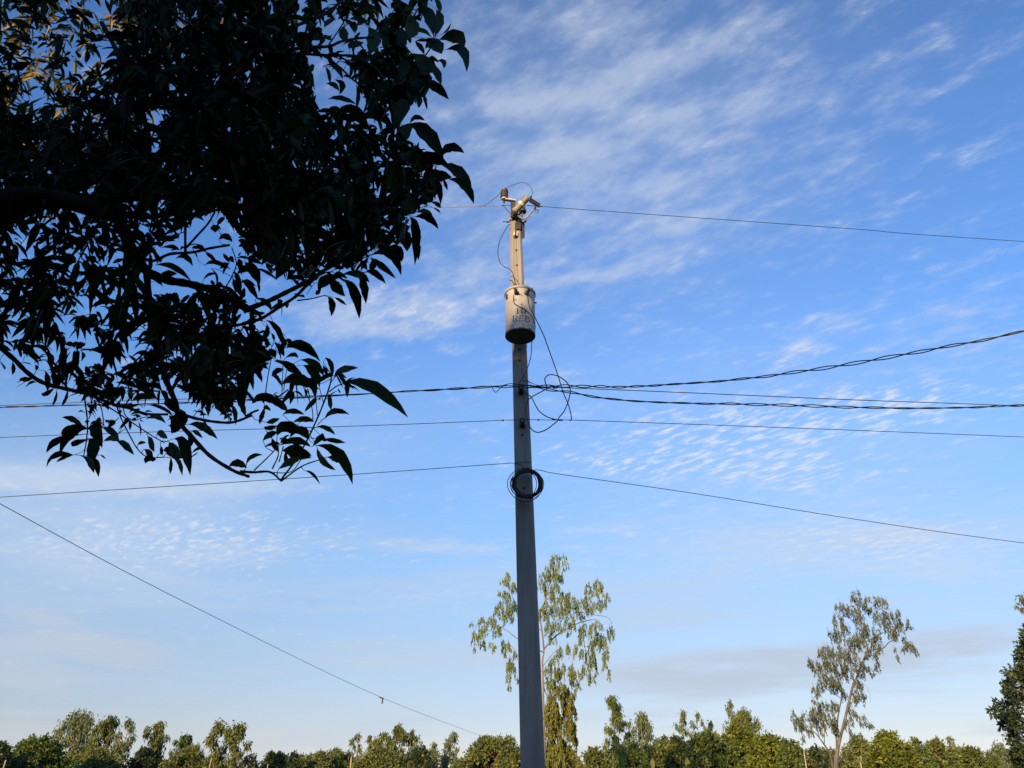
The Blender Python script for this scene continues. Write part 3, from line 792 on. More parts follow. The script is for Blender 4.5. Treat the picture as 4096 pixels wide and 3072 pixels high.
tw = sprays('crown', r_tree, CR, px1, YR, 1.3, L_EUCC, 0.14, 0.036, 1.7, 6, 3400)
tag(tw.build('twigs', M_EUCGREY, r_tree, smooth=False), kind='stuff')

# dark tree cut by the right edge of the picture
YD = 31.0
d_tree = empty('broadleaf_tree', at(4230, 3195, YD)); d_tree.location.z = 0
tag(d_tree, 'tall dark leafy tree cut off by the right edge', 'tree')
LB = [(2212,640,60,60),(2180,700,50,60),(2130,800,70,60),(2200,820,60,80),(2090,900,60,60),(2150,960,80,80),(2085,945,35,35),(2120,1060,70,60),(2040,1060,55,35),(1990,1020,30,22),(1955,1090,34,22),(2010,1120,55,32),(2080,1150,60,50),(2150,1180,80,80),(2055,1215,50,34),(2130,1290,65,70),(2180,1400,80,90),(2160,1500,60,80),(2200,1600,90,90)]
for k in range(40):
    LB.append((2260 + 420 * ((k * 0.618) % 1), 480 + 1150 * ((k * 0.377 + 0.1) % 1), 90, 90))
lo = []
for (x, y, a, b) in LB:
    ux, uy = px1(x, y); p = at(ux, uy, YD + random.uniform(-1.2, 1.2))
    lo.append((tuple(p), (px_size(a / 2.018, p), px_size(a / 2.018, p), px_size(b / 2.018, p))))
foliage('crown', lo, d_tree, L_DARK, 0.16, 0.085, 1.5, 0.15, 0.3, np.random.default_rng(9))
lo = []
for (x, y, a, b) in [(2185,180,45,40),(2150,240,25,30),(2200,270,30,40),(2230,200,50,60),(2290,260,60,80),(2240,400,40,50),(2300,420,60,60),(2100,790,40,40),(2060,900,20,40)]:
    ux, uy = px1(x, y); p = at(ux, uy, YD)
    lo.append((tuple(p), (px_size(a / 2.018, p), px_size(a / 2.018, p), px_size(b / 2.018, p))))
foliage('top_sprays', lo, d_tree, L_EUCC, 0.16, 0.05, 0.55, 0.6, 0.1, np.random.default_rng(10))
t_ = MB()
limb(t_, [(2440, 1830, 60), (2420, 1500, 48), (2390, 1100, 34), (2350, 700, 22), (2280, 420, 12), (2200, 220, 5)], px1, YD)
for (x, y) in [(2180, 700), (2090, 900), (1970, 1080), (2060, 1215), (2180, 1400), (2560, 900), (2620, 1200), (2520, 650)]:
    limb(t_, [(2395, y + 180, 14), ((2395 + x) / 2, y + 70, 9), (x, y, 3)], px1, YD, 5)
t_.build('trunk', M_TRUNK, d_tree)


# ------------------------------------------------------------------ banana plants and the palm frond low in the treeline
def big_leaf(mb, base, direction, length, width, droop, seg=7):
    """arched strap leaf with a raised midrib fold"""
    d = Vector(direction).normalized(); side = d.cross(Vector((0, 0, 1))).normalized()
    vs_, fs = [], []
    for i in range(seg + 1):
        s = i / seg
        c = Vector(base) + d * length * s + Vector((0, 0, -droop * length * s * s))
        w = width * math.sin(math.pi * (0.06 + 0.92 * s)) ** 0.7 * 0.5
        vs_ += [c - side * w + Vector((0, 0, w * 0.25)), c, c + side * w + Vector((0, 0, w * 0.25))]
    for i in range(seg):
        a = i * 3
        fs += [(a, a + 1, a + 4, a + 3), (a + 1, a + 2, a + 5, a + 4)]
    mb.add(vs_, fs)


for (cx, cy, Y, n, lb) in [(2612, 3092, 50, 7, 'sunlit yellow-green banana plant nearer the pole, below the green rise'),
                           (2752, 3090, 50, 8, 'banana plant farther right of the pole, below the green rise')]:
    p = at(cx, cy, Y)
    root = empty('banana_plant', (p.x, p.y, 0)); tag(root, lb, 'banana plant', 'banana plants in the treeline')
    m_ = MB(); m_.tube([(p.x, p.y, 0), (p.x + 0.03, p.y, p.z * 0.5), (p.x, p.y, p.z + 0.05)], [0.16, 0.13, 0.07], 8); m_.build('stem', M_TRUNK, root)
    for k in range(n):
        an = k * 2.4 + 0.5
        m_ = MB()
        big_leaf(m_, (p.x, p.y, p.z - 0.1), (math.cos(an) * (0.35 + 0.3 * (k % 3)), -0.3 + math.sin(an) * 0.5, 1.0), 1.15 + 0.45 * ((k * 7) % 3) / 2, 0.30, 0.22 + 0.2 * (k % 3))
        m_.build('leaf', L_BANANA, root)
p = at(3962, 3080, 44)
root = empty('palm', (p.x, p.y, 0)); tag(root, 'young palm with an arching green frond left of the dark edge tree', 'palm')
m_ = MB(); m_.tube([(p.x, p.y, 0), (p.x, p.y, p.z)], [0.12, 0.06], 7); m_.build('trunk', M_TRUNK, root)
for (ex, ey, k) in [(4040, 3004, 0), (3900, 3050, 1), (3985, 3030, 2)]:
    m_ = MB(); e = at(ex, ey, 44 - 0.3 * k)
    path = smooth_path([tuple(p), tuple(p.lerp(e, 0.45) + Vector((0, 0, 0.33))), tuple(e)], 8)
    m_.tube(path, [0.02] * len(path), 4)
    for i in range(2, len(path)):
        q = Vector(path[i]); t = (Vector(path[i]) - Vector(path[i - 1])).normalized()
        for s in (-1, 1):
            dd = (t * 0.8 + Vector((0, s * 0.7, -0.55))).normalized()
            w = t.cross(dd).normalized() * 0.015
            m_.add([q + t * 0.02, q + dd * 0.14 + t * 0.02, q + dd * 0.3, q + dd * 0.14 - t * 0.025], [(0, 1, 2, 3)])
    m_.build('frond', L_GREEN, root, smooth=False)

# thin posts standing in front of the treeline
for (cx, ty, Y, w, lb) in [(24, 3040, 60, 8, 'short leaning post low at the left edge of the treeline'),
                           (1406, 3026, 66, 8, 'tall pale post under the slim very pale tree'),
                           (1072, 3056, 70, 5, 'short thin post in the low stretch of the treeline'),
                           (3215, 3003, 52, 7, 'thin pale post left of the leaning tree'),
                           (3441, 3047, 55, 7, 'orange-brown post right of the leaning trunk'),
                           (846, 3030, 72, 6, 'slanting pale pole at the left of the two-headed tree')]:
    p = at(cx, ty, Y); m_ = MB(); w_ = px_size(w, p) * 0.36
    ln = 0.035 * p.z * (1 if cx in (24, 846) else 0.15)
    m_.tube([(p.x - ln, Y, -0.1), (p.x - ln * 0.5, Y, p.z * 0.5), (p.x, Y, p.z - 0.02), (p.x, Y, p.z)], [w_ * 1.1, w_, w_ * 0.92, w_ * 0.5], 8)
    tag(m_.build('post', M_POST), lb, 'post', 'posts along the field')

# ================================================================== the utility pole
YP = 9.3
PB = at(2132, 3072, YP); PT = at(2061, 858, YP)
PDIR = (PT - PB) / (PT.z - PB.z)
P0 = PB - PDIR * (PB.z + 0.6)


def pole_c(z): return PB + PDIR * (z - PB.z)
def pole_w(z): return 0.256 + (0.170 - 0.256) * (z - PB.z) / (PT.z - PB.z)


PROT = R(-5)


def pole_pt(z, u, v):
    """u across (-1..1 of half width, right positive), v outwards from the axis (1 = front face)"""
    h = pole_w(z) / 2
    x, y = u * h, -v * h
    return pole_c(z) + Vector((x * math.cos(PROT) - y * math.sin(PROT), x * math.sin(PROT) + y * math.cos(PROT), 0))


pole = empty('utility_pole', (P0.x, P0.y, 0))
tag(pole, 'tall tapering grey concrete utility pole carrying the transformer', 'utility pole')
m_ = MB()
ZT = PT.z
zs = list(np.linspace(-0.6, ZT - 0.02, 26)) + [ZT]
ch = 0.13
ring = [(-1, -1 + ch * 2), (-1 + ch * 2, -1), (1 - ch * 2, -1), (1, -1 + ch * 2), (1, 1 - ch * 2), (1 - ch * 2, 1), (-1 + ch * 2, 1), (-1, 1 - ch * 2)]
vv, ff = [], []
for i, z in enumerate(zs):
    k = 0.94 if i == len(zs) - 1 else 1.0
    for (u, v) in ring:
        vv.append(pole_pt(z, u * k, v * k))
for i in range(len(zs) - 1):
    for k in range(8):
        ff.append((i * 8 + k, (i + 1) * 8 + k, (i + 1) * 8 + (k + 1) % 8, i * 8 + (k + 1) % 8))
ff.append(tuple((len(zs) - 1) * 8 + k for k in range(8)))
m_.add(vv, [tuple(reversed(f)) for f in ff])
m_.build('shaft', M_CONC, pole, smooth=False)


def z_at(py):            # height on the pole's front face seen at photograph row py
    lo, hi = 0.5, 12.0
    for _ in range(40):
        mid = (lo + hi) / 2
        p = pole_pt(mid, 0, 1); e = Vector(p) - EYE
        c, s = math.cos(PITCH), math.sin(PITCH)
        d = e.y * c + e.z * s; yy = 1536 - FPX * (-e.y * s + e.z * c) / d
        if yy > py: lo = mid
        else: hi = mid
    return (lo + hi) / 2


# bolt holes down the front face
for py in (1001, 1061, 1398, 1441.5, 1740, 1952):
    z = z_at(py); p = pole_pt(z, 0.05, 1.0)
    m_ = MB()
    m_.lathe(p + Vector((0, -0.003, 0)), (0, 1, 0), [(0, 0.013), (0.001, 0.018), (0.03, 0.018)], 12)
    m_.lathe(p + Vector((0, -0.0045, 0)), (0, 1, 0), [(0, 0.011), (0.004, 0.011)], 12)
    m_.build('bolt_hole', M_BLACK, pole)


def H(cx, cy, Y):        # place on the pole head, in units of the enlarged head picture
    return at(1900 + cx / 3.6875, 700 + cy / 3.6875, Y)


YF = YP - 0.10           # front face
U = 0.00105
# steel band, clamp bolts, mounting plate on the pole head
m_ = MB()
for py, hgt in ((880, 0.035),):
    z = z_at(py)
    bb = [pole_pt(z + s_ * hgt / 2, u * 1.05, v * 1.05) for s_ in (-1, 1) for (u, v) in ring]
    m_.add(bb, [(k, (k + 1) % 8, 8 + (k + 1) % 8, 8 + k) for k in range(8)] + [tuple(range(7, -1, -1)), tuple(range(8, 16))])
m_.build('band', M_DSTEEL, pole, smooth=False)
m_ = MB(); m_.tube([H(410, 688, YF - 0.01), H(505, 694, YF - 0.01)], 0.008, 8)
m_.lathe(H(470, 692, YF - 0.01), H(500, 692, YF) - H(470, 692, YF), [(0, 0.014), (0.025, 0.014)], 6)
m_.build('through_bolt', M_DSTEEL, pole)
m_ = MB(); m_.beam(H(597, 835, YF - 0.02), H(597, 895, YF - 0.02), 0.065, 0.006, (0, 1, 0)); m_.build('plate', M_PORCW, pole, smooth=False)
m_ = MB(); m_.beam(H(600, 820, YF - 0.03), H(600, 868, YF - 0.03), 0.02, 0.006, (0, 1, 0)); m_.build('plate_slot', M_BLACK, pole, smooth=False)
m_ = MB(); m_.lathe(H(595, 908, YF), (0, -1, 0), [(0, 0.03), (0.012, 0.03), (0.014, 0.018), (0.035, 0.018), (0.038, 0.008), (0.05, 0.008)], 8); m_.build('bolt', M_RUST, pole)
m_ = MB(); m_.beam(H(683, 690, YP - 0.04), H(683, 935, YP - 0.04), 0.03, 0.07, (0, 1, 0))
m_.beam(H(698, 690, YP - 0.075), H(698, 930, YP - 0.075), 0.006, 0.07, (1, 0, 0)); m_.build('angle_bracket', M_DSTEEL, pole, smooth=False)
m_ = MB(); m_.beam(H(632, 700, YF - 0.012), H(632, 800, YF - 0.012), 0.09, 0.008, (0, 1, 0)); m_.build('shadow_patch', M_DSTEEL, pole, smooth=False)  # dark sheet standing in for the shadow cast on the pole head
# hairline crack: a thin groove of grime
m_ = MB()
for a, b in zip(((600, 940), (604, 1000), (602, 1100), (598, 1160), (608, 1230), (612, 1320), (612, 1400), (618, 1500)), ((604, 1000), (602, 1100), (598, 1160), (608, 1230), (612, 1320), (612, 1400), (618, 1500), (622, 1560))):
    za, zb2 = z_at(700 + a[1] / 3.6875), z_at(700 + b[1] / 3.6875)
    ua, ub = [(x - 597) / 95.0 for x in (a[0], b[0])]
    m_.tube([pole_pt(za, ua, 1.0), pole_pt(zb2, ub, 1.0)], 0.0028, 4, False)
m_.build('crack', M_TRUNK, pole)

# ------------------------------------------------------------------ surge arrester on its arm
arr = empty('surge_arrester', H(447, 350, YF - 0.12))
tag(arr, 'dark ribbed surge arrester on a short arm left of the pole top', 'surge arrester')
a0 = H(430, 345, YF - 0.12)
m_ = MB()
prof = [(0, 0.045)]
for k in range(3):
    b_ = 0.006 + k * 0.050
    prof += [(b_, 0.050), (b_ + 0.006, 0.060), (b_ + 0.020, 0.060), (b_ + 0.028, 0.052), (b_ + 0.042, 0.051)]
prof += [(0.158, 0.055), (0.172, 0.048), (0.176, 0.02)]
m_.lathe(a0, (0.04, 0, 1), prof, 20); m_.build('housing', M_DBROWN, arr)
m_ = MB(); m_.lathe(a0 + Vector((0.007, 0, 0.174)), (0, 0, 1), [(0, 0.012), (0.015, 0.012), (0.016, 0.007), (0.03, 0.007)], 8); m_.build('terminal', M_STEEL, arr)
m_ = MB(); m_.lathe(a0 + Vector((0, 0, -0.022)), (0, 0, 1), [(0, 0.036), (0.004, 0.042), (0.020, 0.044), (0.0225, 0.04)], 16)
m_.beam(H(440, 362, YF - 0.12), H(600, 384, YF - 0.09), 0.055, 0.022)
for k in range(4): m_.beam(H(500 + k * 14, 352, YF - 0.11), H(500 + k * 14, 370, YF - 0.11), 0.006, 0.05, (0, 1, 0))
m_.build('arm', M_PORCW, arr, smooth=False)
m_ = MB(); m_.lathe(a0 + Vector((0.0, 0, -0.023)), (0, 0, -1), [(0, 0.02), (0.03, 0.02), (0.034, 0.014), (0.06, 0.012), (0.064, 0.006), (0.085, 0.006)], 10); m_.build('stud', M_BLACK, arr)
m_ = MB(); m_.tube(smooth_path([H(425, 440, YF - 0.12), H(450, 490, YF - 0.10), H(500, 545, YF - 0.06), H(535, 585, YF - 0.02)], 5), 0.005, 6); m_.build('lead', M_DSTEEL, arr)
m_ = MB(); m_.beam(H(562, 392, YF - 0.075), H(566, 625, YF - 0.03), 0.075, 0.05, (0, 1, 0)); m_.build('bracket', M_DSTEEL, arr, smooth=False)

# ------------------------------------------------------------------ fuse cutout
cut = empty('fuse_cutout', H(640, 560, YF - 0.06))
tag(cut, 'porcelain drop-out fuse with slanting ribbed insulator at the pole top', 'fuse cutout')
i0, i1 = H(575, 545, YF - 0.15), H(775, 332, YF - 0.22)
ax = (i1 - i0); Lc = ax.length; ax.normalize()
def sheds(s0, s1, n, rc, rs):
    out = []
    for k in range(n):
        b_ = s0 + (s1 - s0) * k / n; d_ = (s1 - s0) / n
        out += [(b_, rc), (b_ + d_ * 0.18, rs), (b_ + d_ * 0.50, rs), (b_ + d_ * 0.72, rc)]
    return out
m_ = MB(); m_.lathe(i0, ax, [(0, 0.034)] + sheds(0.006, Lc * 0.42, 4, 0.040, 0.054) + [(Lc * 0.425, 0.042)], 20); m_.build('lower_insulator', M_PORC, cut)
m_ = MB(); m_.lathe(i0 + ax * Lc * 0.43, ax, [(0, 0.050), (0.004, 0.058), (Lc * 0.17, 0.060), (Lc * 0.18, 0.05)], 20); m_.build('centre_band', M_PORCW, cut)
m_ = MB(); m_.lathe(i0 + ax * Lc * 0.615, ax, [(0, 0.042)] + sheds(0.004, Lc * 0.37, 5, 0.038, 0.052) + [(Lc * 0.38, 0.045), (Lc * 0.385, 0.02)], 20); m_.build('upper_insulator', M_PORC, cut)
m_ = MB(); h0, h1 = H(808, 372, YF - 0.24), H(955, 462, YF - 0.20)
m_.beam(h0, h1, 0.040, 0.045, (0, 0, 1)); m_.beam(h0 + Vector((0, 0.0, 0.028)), h1 + Vector((0, 0, 0.028)), 0.056, 0.008)
m_.beam(H(775, 352, YF - 0.22), H(815, 372, YF - 0.24), 0.03, 0.02)
m_.build('hood', M_DSTEEL, cut, smooth=False)
m_ = MB(); m_.lathe(H(822, 345, YF - 0.24), (0, 0, 1), [(0, 0.014), (0.02, 0.014), (0.021, 0.02), (0.03, 0.02), (0.031, 0.007), (0.045, 0.006)], 8); m_.build('clamp', M_DSTEEL, cut)
m_ = MB(); f0, f1 = H(745, 648, YF - 0.16), H(878, 498, YF - 0.22)
m_.tube([f0, f0.lerp(f1, 0.5), f1], [0.0135, 0.0135, 0.0135], 10); m_.build('fuse_tube', M_ALU, cut)
m_ = MB(); m_.tube([f1 - (f1 - f0) * 0.04, f1 + (f1 - f0) * 0.12, H(885, 455, YF - 0.22)], [0.017, 0.015, 0.012], 8)
ringp = [H(915 + 24 * math.cos(a), 535 + 22 * math.sin(a), YF - 0.22) for a in np.linspace(0, 2 * math.pi, 15)]
m_.tube(ringp, 0.0035, 5, False); m_.tube([H(880, 505, YF - 0.22), H(925, 522, YF - 0.22), H(948, 518, YF - 0.22)], 0.004, 5)
m_.build('pull_ring', M_DSTEEL, cut)
m_ = MB(); m_.lathe(H(742, 655, YF - 0.19), (0, 1, 0), [(0, 0.012), (0.004, 0.02), (0.055, 0.02), (0.059, 0.012)], 10)
m_.beam(H(668, 632, YF - 0.12), H(742, 655, YF - 0.165), 0.035, 0.02); m_.beam(H(620, 590, YF - 0.08), H(690, 640, YF - 0.12), 0.05, 0.03)
m_.build('hinge', M_STEEL, cut, smooth=False)
m_ = MB(); m_.tube(smooth_path([H(765, 665, YF - 0.17), H(795, 650, YF - 0.17), H(812, 622, YF - 0.17), H(842, 610, YF - 0.17)], 4), 0.003, 5); m_.build('pigtail', M_STEEL, cut)
m_ = MB(); m_.beam(H(575, 560, YF - 0.13), H(625, 610, YF - 0.06), 0.07, 0.05); m_.beam(H(640, 600, YF - 0.03), H(640, 660, YF - 0.02), 0.03, 0.02, (0, 1, 0))
m_.beam(H(665, 530, YF - 0.05), H(640, 690, YF - 0.02), 0.022, 0.02, (0, 1, 0)); m_.build('mounting_bracket', M_DSTEEL, cut, smooth=False)

# ------------------------------------------------------------------ pin insulator carrying the high line
pin = empty('pin_insulator', H(705, 600, YP - 0.02))
tag(pin, 'dark pin insulator behind the fuse, holding the top line', 'insulator')
m_ = MB(); m_.lathe(H(705, 552, YP), (0.0, 0, 1), [(0, 0.03), (0.005, 0.055), (0.03, 0.058), (0.05, 0.045), (0.06, 0.04), (0.07, 0.045), (0.1, 0.036), (0.108, 0.02)], 16); m_.build('glaze', M_DBROWN, pin)
m_ = MB(); m_.tube([H(690, 640, YP), H(703, 560, YP)], 0.012, 8); m_.build('pin', M_STEEL, pin)


# ================================================================== transformer
def T2(cx, cy): return 1900 + cx / 4.74, 1100 + cy / 4.74


TR = 0.206
tcx = at(1900 + 856 / 4.74, 1265, 8.90)
TZ0 = at(2080, 1346, 8.90).z; TZ1 = at(2080, 1181, 8.90).z
TC = Vector((tcx.x, 8.90, TZ0))
TH = TZ1 - TZ0
tr = empty('transformer', TC); tag(tr, 'beige drum-shaped transformer lettered 10 REB, mounted on the pole', 'transformer')
m_ = MB()
pr = [(0.012, 0.0), (0.012, TR - 0.012), (0.0, TR - 0.010), (-0.004, TR - 0.004), (0.0, TR + 0.001), (0.03, TR), (TH * 0.5, TR), (TH * 0.95, TR), (TH, TR)]
n_ = 64
for i, (h, r_) in enumerate(pr):
    for k in range(n_):
        a = 2 * math.pi * k / n_
        m_.v.append((TC.x + max(r_, 1e-4) * math.cos(a), TC.y + max(r_, 1e-4) * math.sin(a), TC.z + h))
for i in range(len(pr) - 1):
    for k in range(n_):
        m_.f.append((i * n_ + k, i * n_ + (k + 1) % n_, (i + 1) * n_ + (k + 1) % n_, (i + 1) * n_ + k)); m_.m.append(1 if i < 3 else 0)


def tank_material():
    m, t, b = new_mat('tank_paint_worn', 0.5, 0.35)
    N, L = t.nodes, t.links
    tcn = N.new('ShaderNodeTexCoord')
    mp = N.new('ShaderNodeMapping'); mp.inputs['Scale'].default_value = (3, 3, 0.5); L.new(tcn.outputs['Object'], mp.inputs[0])
    n1 = N.new('ShaderNodeTexNoise'); n1.inputs['Scale'].default_value = 6; n1.inputs['Detail'].default_value = 8; L.new(mp.outputs[0], n1.inputs['Vector'])
    r1 = N.new('ShaderNodeValToRGB'); r1.color_ramp.elements[0].position = 0.3; r1.color_ramp.elements[1].position = 0.62
    r1.color_ramp.elements[0].color = (0.37, 0.365, 0.35, 1); r1.color_ramp.elements[1].color = (0.43, 0.425, 0.41, 1)
    L.new(n1.outputs[0], r1.inputs[0])
    n2 = N.new('ShaderNodeTexNoise'); n2.inputs['Scale'].default_value = 22; n2.inputs['Detail'].default_value = 6; L.new(tcn.outputs['Object'], n2.inputs['Vector'])
    sp = N.new('ShaderNodeSeparateXYZ'); L.new(tcn.outputs['Object'], sp.inputs[0])
    sb = N.new('ShaderNodeMath'); sb.operation = 'SUBTRACT'; L.new(sp.outputs[2], sb.inputs[0]); sb.inputs[1].default_value = TC.z + 0.005
    md = N.new('ShaderNodeMath'); md.operation = 'MULTIPLY_ADD'; md.inputs[1].default_value = 15.0; L.new(sb.outputs[0], md.inputs[0]); L.new(n2.outputs[0], md.inputs[2])
    rr = N.new('ShaderNodeMapRange'); rr.inputs[1].default_value = 0.80; rr.inputs[2].default_value = 0.66; L.new(md.outputs[0], rr.inputs[0])
    # scattered chips
    r2 = N.new('ShaderNodeMapRange'); r2.inputs[1].default_value = 0.74; r2.inputs[2].default_value = 0.78; L.new(n2.outputs[0], r2.inputs[0])
    mxv = N.new('ShaderNodeMath'); mxv.operation = 'MAXIMUM'; L.new(rr.outputs[0], mxv.inputs[0]); L.new(r2.outputs[0], mxv.inputs[1])
    mx = N.new('ShaderNodeMix'); mx.data_type = 'RGBA'; L.new(mxv.outputs[0], mx.inputs[0]); L.new(r1.outputs[0], mx.inputs[6]); mx.inputs[7].default_value = (0.10, 0.075, 0.055, 1)
    L.new(mx.outputs[2], b.inputs['Base Color'])
    return m


m_.build('tank', [tank_material(), M_PAINTD], tr)
m_ = MB(); zl = TC.z + TH
m_.lathe((TC.x, TC.y, zl - 0.012), (0, 0, 1), [(0, TR + 0.001), (0.0005, TR + 0.010), (0.004, TR + 0.014), (0.030, TR + 0.014), (0.036, TR + 0.010), (0.040, TR - 0.03), (0.052, TR - 0.10), (0.056, 0.02)], 64); m_.build('lid', M_PAINT, tr)


def on_tank(cx, cy, off=0.0):
    ux, uy = T2(cx, cy); p = at(ux, uy, 10.0); d = (p - EYE).normalized()
    ox, oy = EYE.x - TC.x, EYE.y - TC.y
    rr = TR + off
    a = d.x ** 2 + d.y ** 2; b_ = 2 * (ox * d.x + oy * d.y); c_ = ox * ox + oy * oy - rr * rr
    k = (-b_ - math.sqrt(max(0, b_ * b_ - 4 * a * c_))) / (2 * a)
    return EYE + d * k


def stroke(mb, pts, w):
    """flat painted stroke lying on the curved tank"""
    w = w if isinstance(w, (list, tuple)) else [w] * len(pts)
    dense, dw = [], []
    for i in range(len(pts) - 1):
        for k in range(4):
            t = k / 4
            dense.append((pts[i][0] * (1 - t) + pts[i + 1][0] * t, pts[i][1] * (1 - t) + pts[i + 1][1] * t)); dw.append(w[i] * (1 - t) + w[i + 1] * t)
    dense.append(pts[-1]); dw.append(w[-1])
    vs_, fs = [], []
    for i, (x, y) in enumerate(dense):
        a = dense[max(0, i - 1)]; b = dense[min(len(dense) - 1, i + 1)]
        tx, ty = b[0] - a[0], b[1] - a[1]; l = math.hypot(tx, ty) or 1
        nx, ny = -ty / l * dw[i] / 2, tx / l * dw[i] / 2
        vs_ += [on_tank(x + nx, y + ny, 0.0012), on_tank(x - nx, y - ny, 0.0012)]
    fs = [(2 * i, 2 * i + 1, 2 * i + 3, 2 * i + 2) for i in range(len(dense) - 1)]
    mb.add(vs_, fs)


def arc(cx, cy, rx, ry, a0, a1, n=7):
    return [(cx + rx * math.cos(R(a0 + (a1 - a0) * i / n)), cy + ry * math.sin(R(a0 + (a1 - a0) * i / n))) for i in range(n + 1)]


GLYPHS = {
    'one': [([(805, 624), (808, 722)], 17), ([(786, 724), (832, 728)], 9), ([(786, 640), (803, 624)], 9)],
    'zero': [(arc(924, 678, 40, 48, 110, 250), [7, 12, 16, 19, 19, 16, 12, 7]), (arc(924, 680, 38, 46, -70, 70), [7, 12, 16, 18, 18, 16, 12, 7])],
    'letter_r': [([(728, 780), (722, 876)], 17), ([(710, 778), (748, 775)], 8), ([(706, 878), (742, 876)], 8),
                 ([(748, 776), (784, 774), (801, 792), (792, 815), (745, 828)], [8, 10, 14, 11, 8]), ([(762, 830), (798, 868)], 15)],
    'letter_e': [([(853, 774), (848, 868)], 17), ([(834, 770), (918, 778)], 9), ([(918, 774), (920, 796)], 9), ([(860, 818), (894, 822)], 9), ([(894, 806), (895, 834)], 8),
                 ([(834, 868), (926, 868)], 9), ([(930, 846), (926, 870)], 9)],
    'letter_b': [([(968, 784), (958, 884)], 17), ([(950, 779), (1008, 788)], 9), ([(1008, 788), (1027, 806), (1016, 827)], [9, 14, 9]), ([(980, 824), (1014, 831)], 8),
                 ([(1014, 831), (1038, 860), (1032, 886), (1008, 893)], [9, 15, 13, 9]), ([(948, 882), (1008, 893)], 9)],
}
for gname, strokes in GLYPHS.items():
    m_ = MB()
    for pts, w in strokes: stroke(m_, pts, w)
    m_.build(gname, M_LETTER, tr, smooth=False)

# side bushings on the front, lugs, drain, top bushing, hanger brackets
for (cx, cy, tx) in ((790, 345, -0.012), (975, 350, 0.02)):
    b0 = on_tank(cx, cy); ou = Vector((b0.x - TC.x, b0.y - TC.y, 0)).normalized()
    bu = MB(); bu.lathe(b0 - ou * 0.008, ou, [(0, 0.034), (0.012, 0.035), (0.016, 0.028), (0.028, 0.031), (0.034, 0.025), (0.05, 0.028), (0.056, 0.022), (0.075, 0.021), (0.08, 0.012)], 18)
    ob = bu.build('bushing', M_DBROWN, tr)
    st = MB(); e = b0 + ou * 0.072
    st.tube([e - ou * 0.004, e + ou * 0.035], 0.008, 8); st.beam(e + ou * 0.028 + Vector((-0.018, 0, 0.012)), e + ou * 0.028 + Vector((0.024, 0, -0.006)), 0.02, 0.02)
    st.tube([e + ou * 0.028 + Vector((0.02, 0, 0.01)), e + ou * 0.03 + Vector((0.045, 0, 0.004 + tx))], 0.005, 6)
    st.build('terminal_clamp', M_DSTEEL, tr)
lg = MB(); p = on_tank(612, 420); ou = Vector((p.x - TC.x, p.y - TC.y, 0)).normalized()
lg.beam(p + Vector((0, 0, -0.035)) + ou * 0.008, p + Vector((0, 0, 0.035)) + ou * 0.008, 0.03, 0.016, ou); lg.tube([p + ou * 0.01 + Vector((0, 0, 0.03)), p + ou * 0.028 + Vector((0.006, 0, 0.045))], 0.006, 6); lg.build('lifting_lug', M_DSTEEL, tr)
lg = MB(); p = on_tank(1128, 527); lg.tube([p, p + Vector((0.03, -0.004, 0))], 0.009, 8); lg.lathe(p + Vector((0.012, 0, 0)), (1, 0, 0), [(0, 0.013), (0.014, 0.013)], 6); lg.build('drain_plug', M_DSTEEL, tr)
for (x, y) in ((887, 392), (880, 562), (920, 944)):
    lg = MB(); p = on_tank(x, y); ou = Vector((p.x - TC.x, p.y - TC.y, 0)).normalized(); lg.lathe(p - ou * 0.002, ou, [(0, 0.0085), (0.007, 0.0085), (0.009, 0.005)], 6)
    lg.build('stud', M_RUST, tr)
TBP = Vector((TC.x - 0.065, TC.y + 0.02, zl + 0.035))
bu = MB(); prf = [(0, 0.052), (0.012, 0.054)] + sheds(0.016, 0.13, 3, 0.034, 0.050) + [(0.135, 0.034), (0.15, 0.032), (0.155, 0.02), (0.17, 0.012)]
bu.lathe(TBP, (0, 0, 1), prf, 18); bu.build('top_bushing', M_BROWN, tr)
for dz in (0.12, TH - 0.12):
    br = MB(); zz = TC.z + dz
    a = Vector((TC.x - 0.03, TC.y + TR - 0.01, zz)); b_ = pole_pt(zz, 0.1, 0.98)
    br.beam(a, b_, 0.10, 0.06); br.build('hanger', M_DSTEEL, tr, smooth=False)
    br = MB()
    bb = [pole_pt(zz + s_ * 0.02, u * 1.045, v * 1.045) for s_ in (-1, 1) for (u, v) in ring]
    br.add(bb, [(k, (k + 1) % 8, 8 + (k + 1) % 8, 8 + k) for k in range(8)] + [tuple(range(7, -1, -1)), tuple(range(8, 16))])
    br.build('strap', M_DSTEEL, tr, smooth=False)


# ================================================================== spool insulators, coil, wires
def Q3(cx, cy, Y=YF - 0.06): return at(1900 + cx / 3.949, 1380 + cy / 3.949, Y)
def Q4(cx, cy, Y=YF - 0.06): return at(1950 + cx / 5.53, 1780 + cy / 5.53, Y)


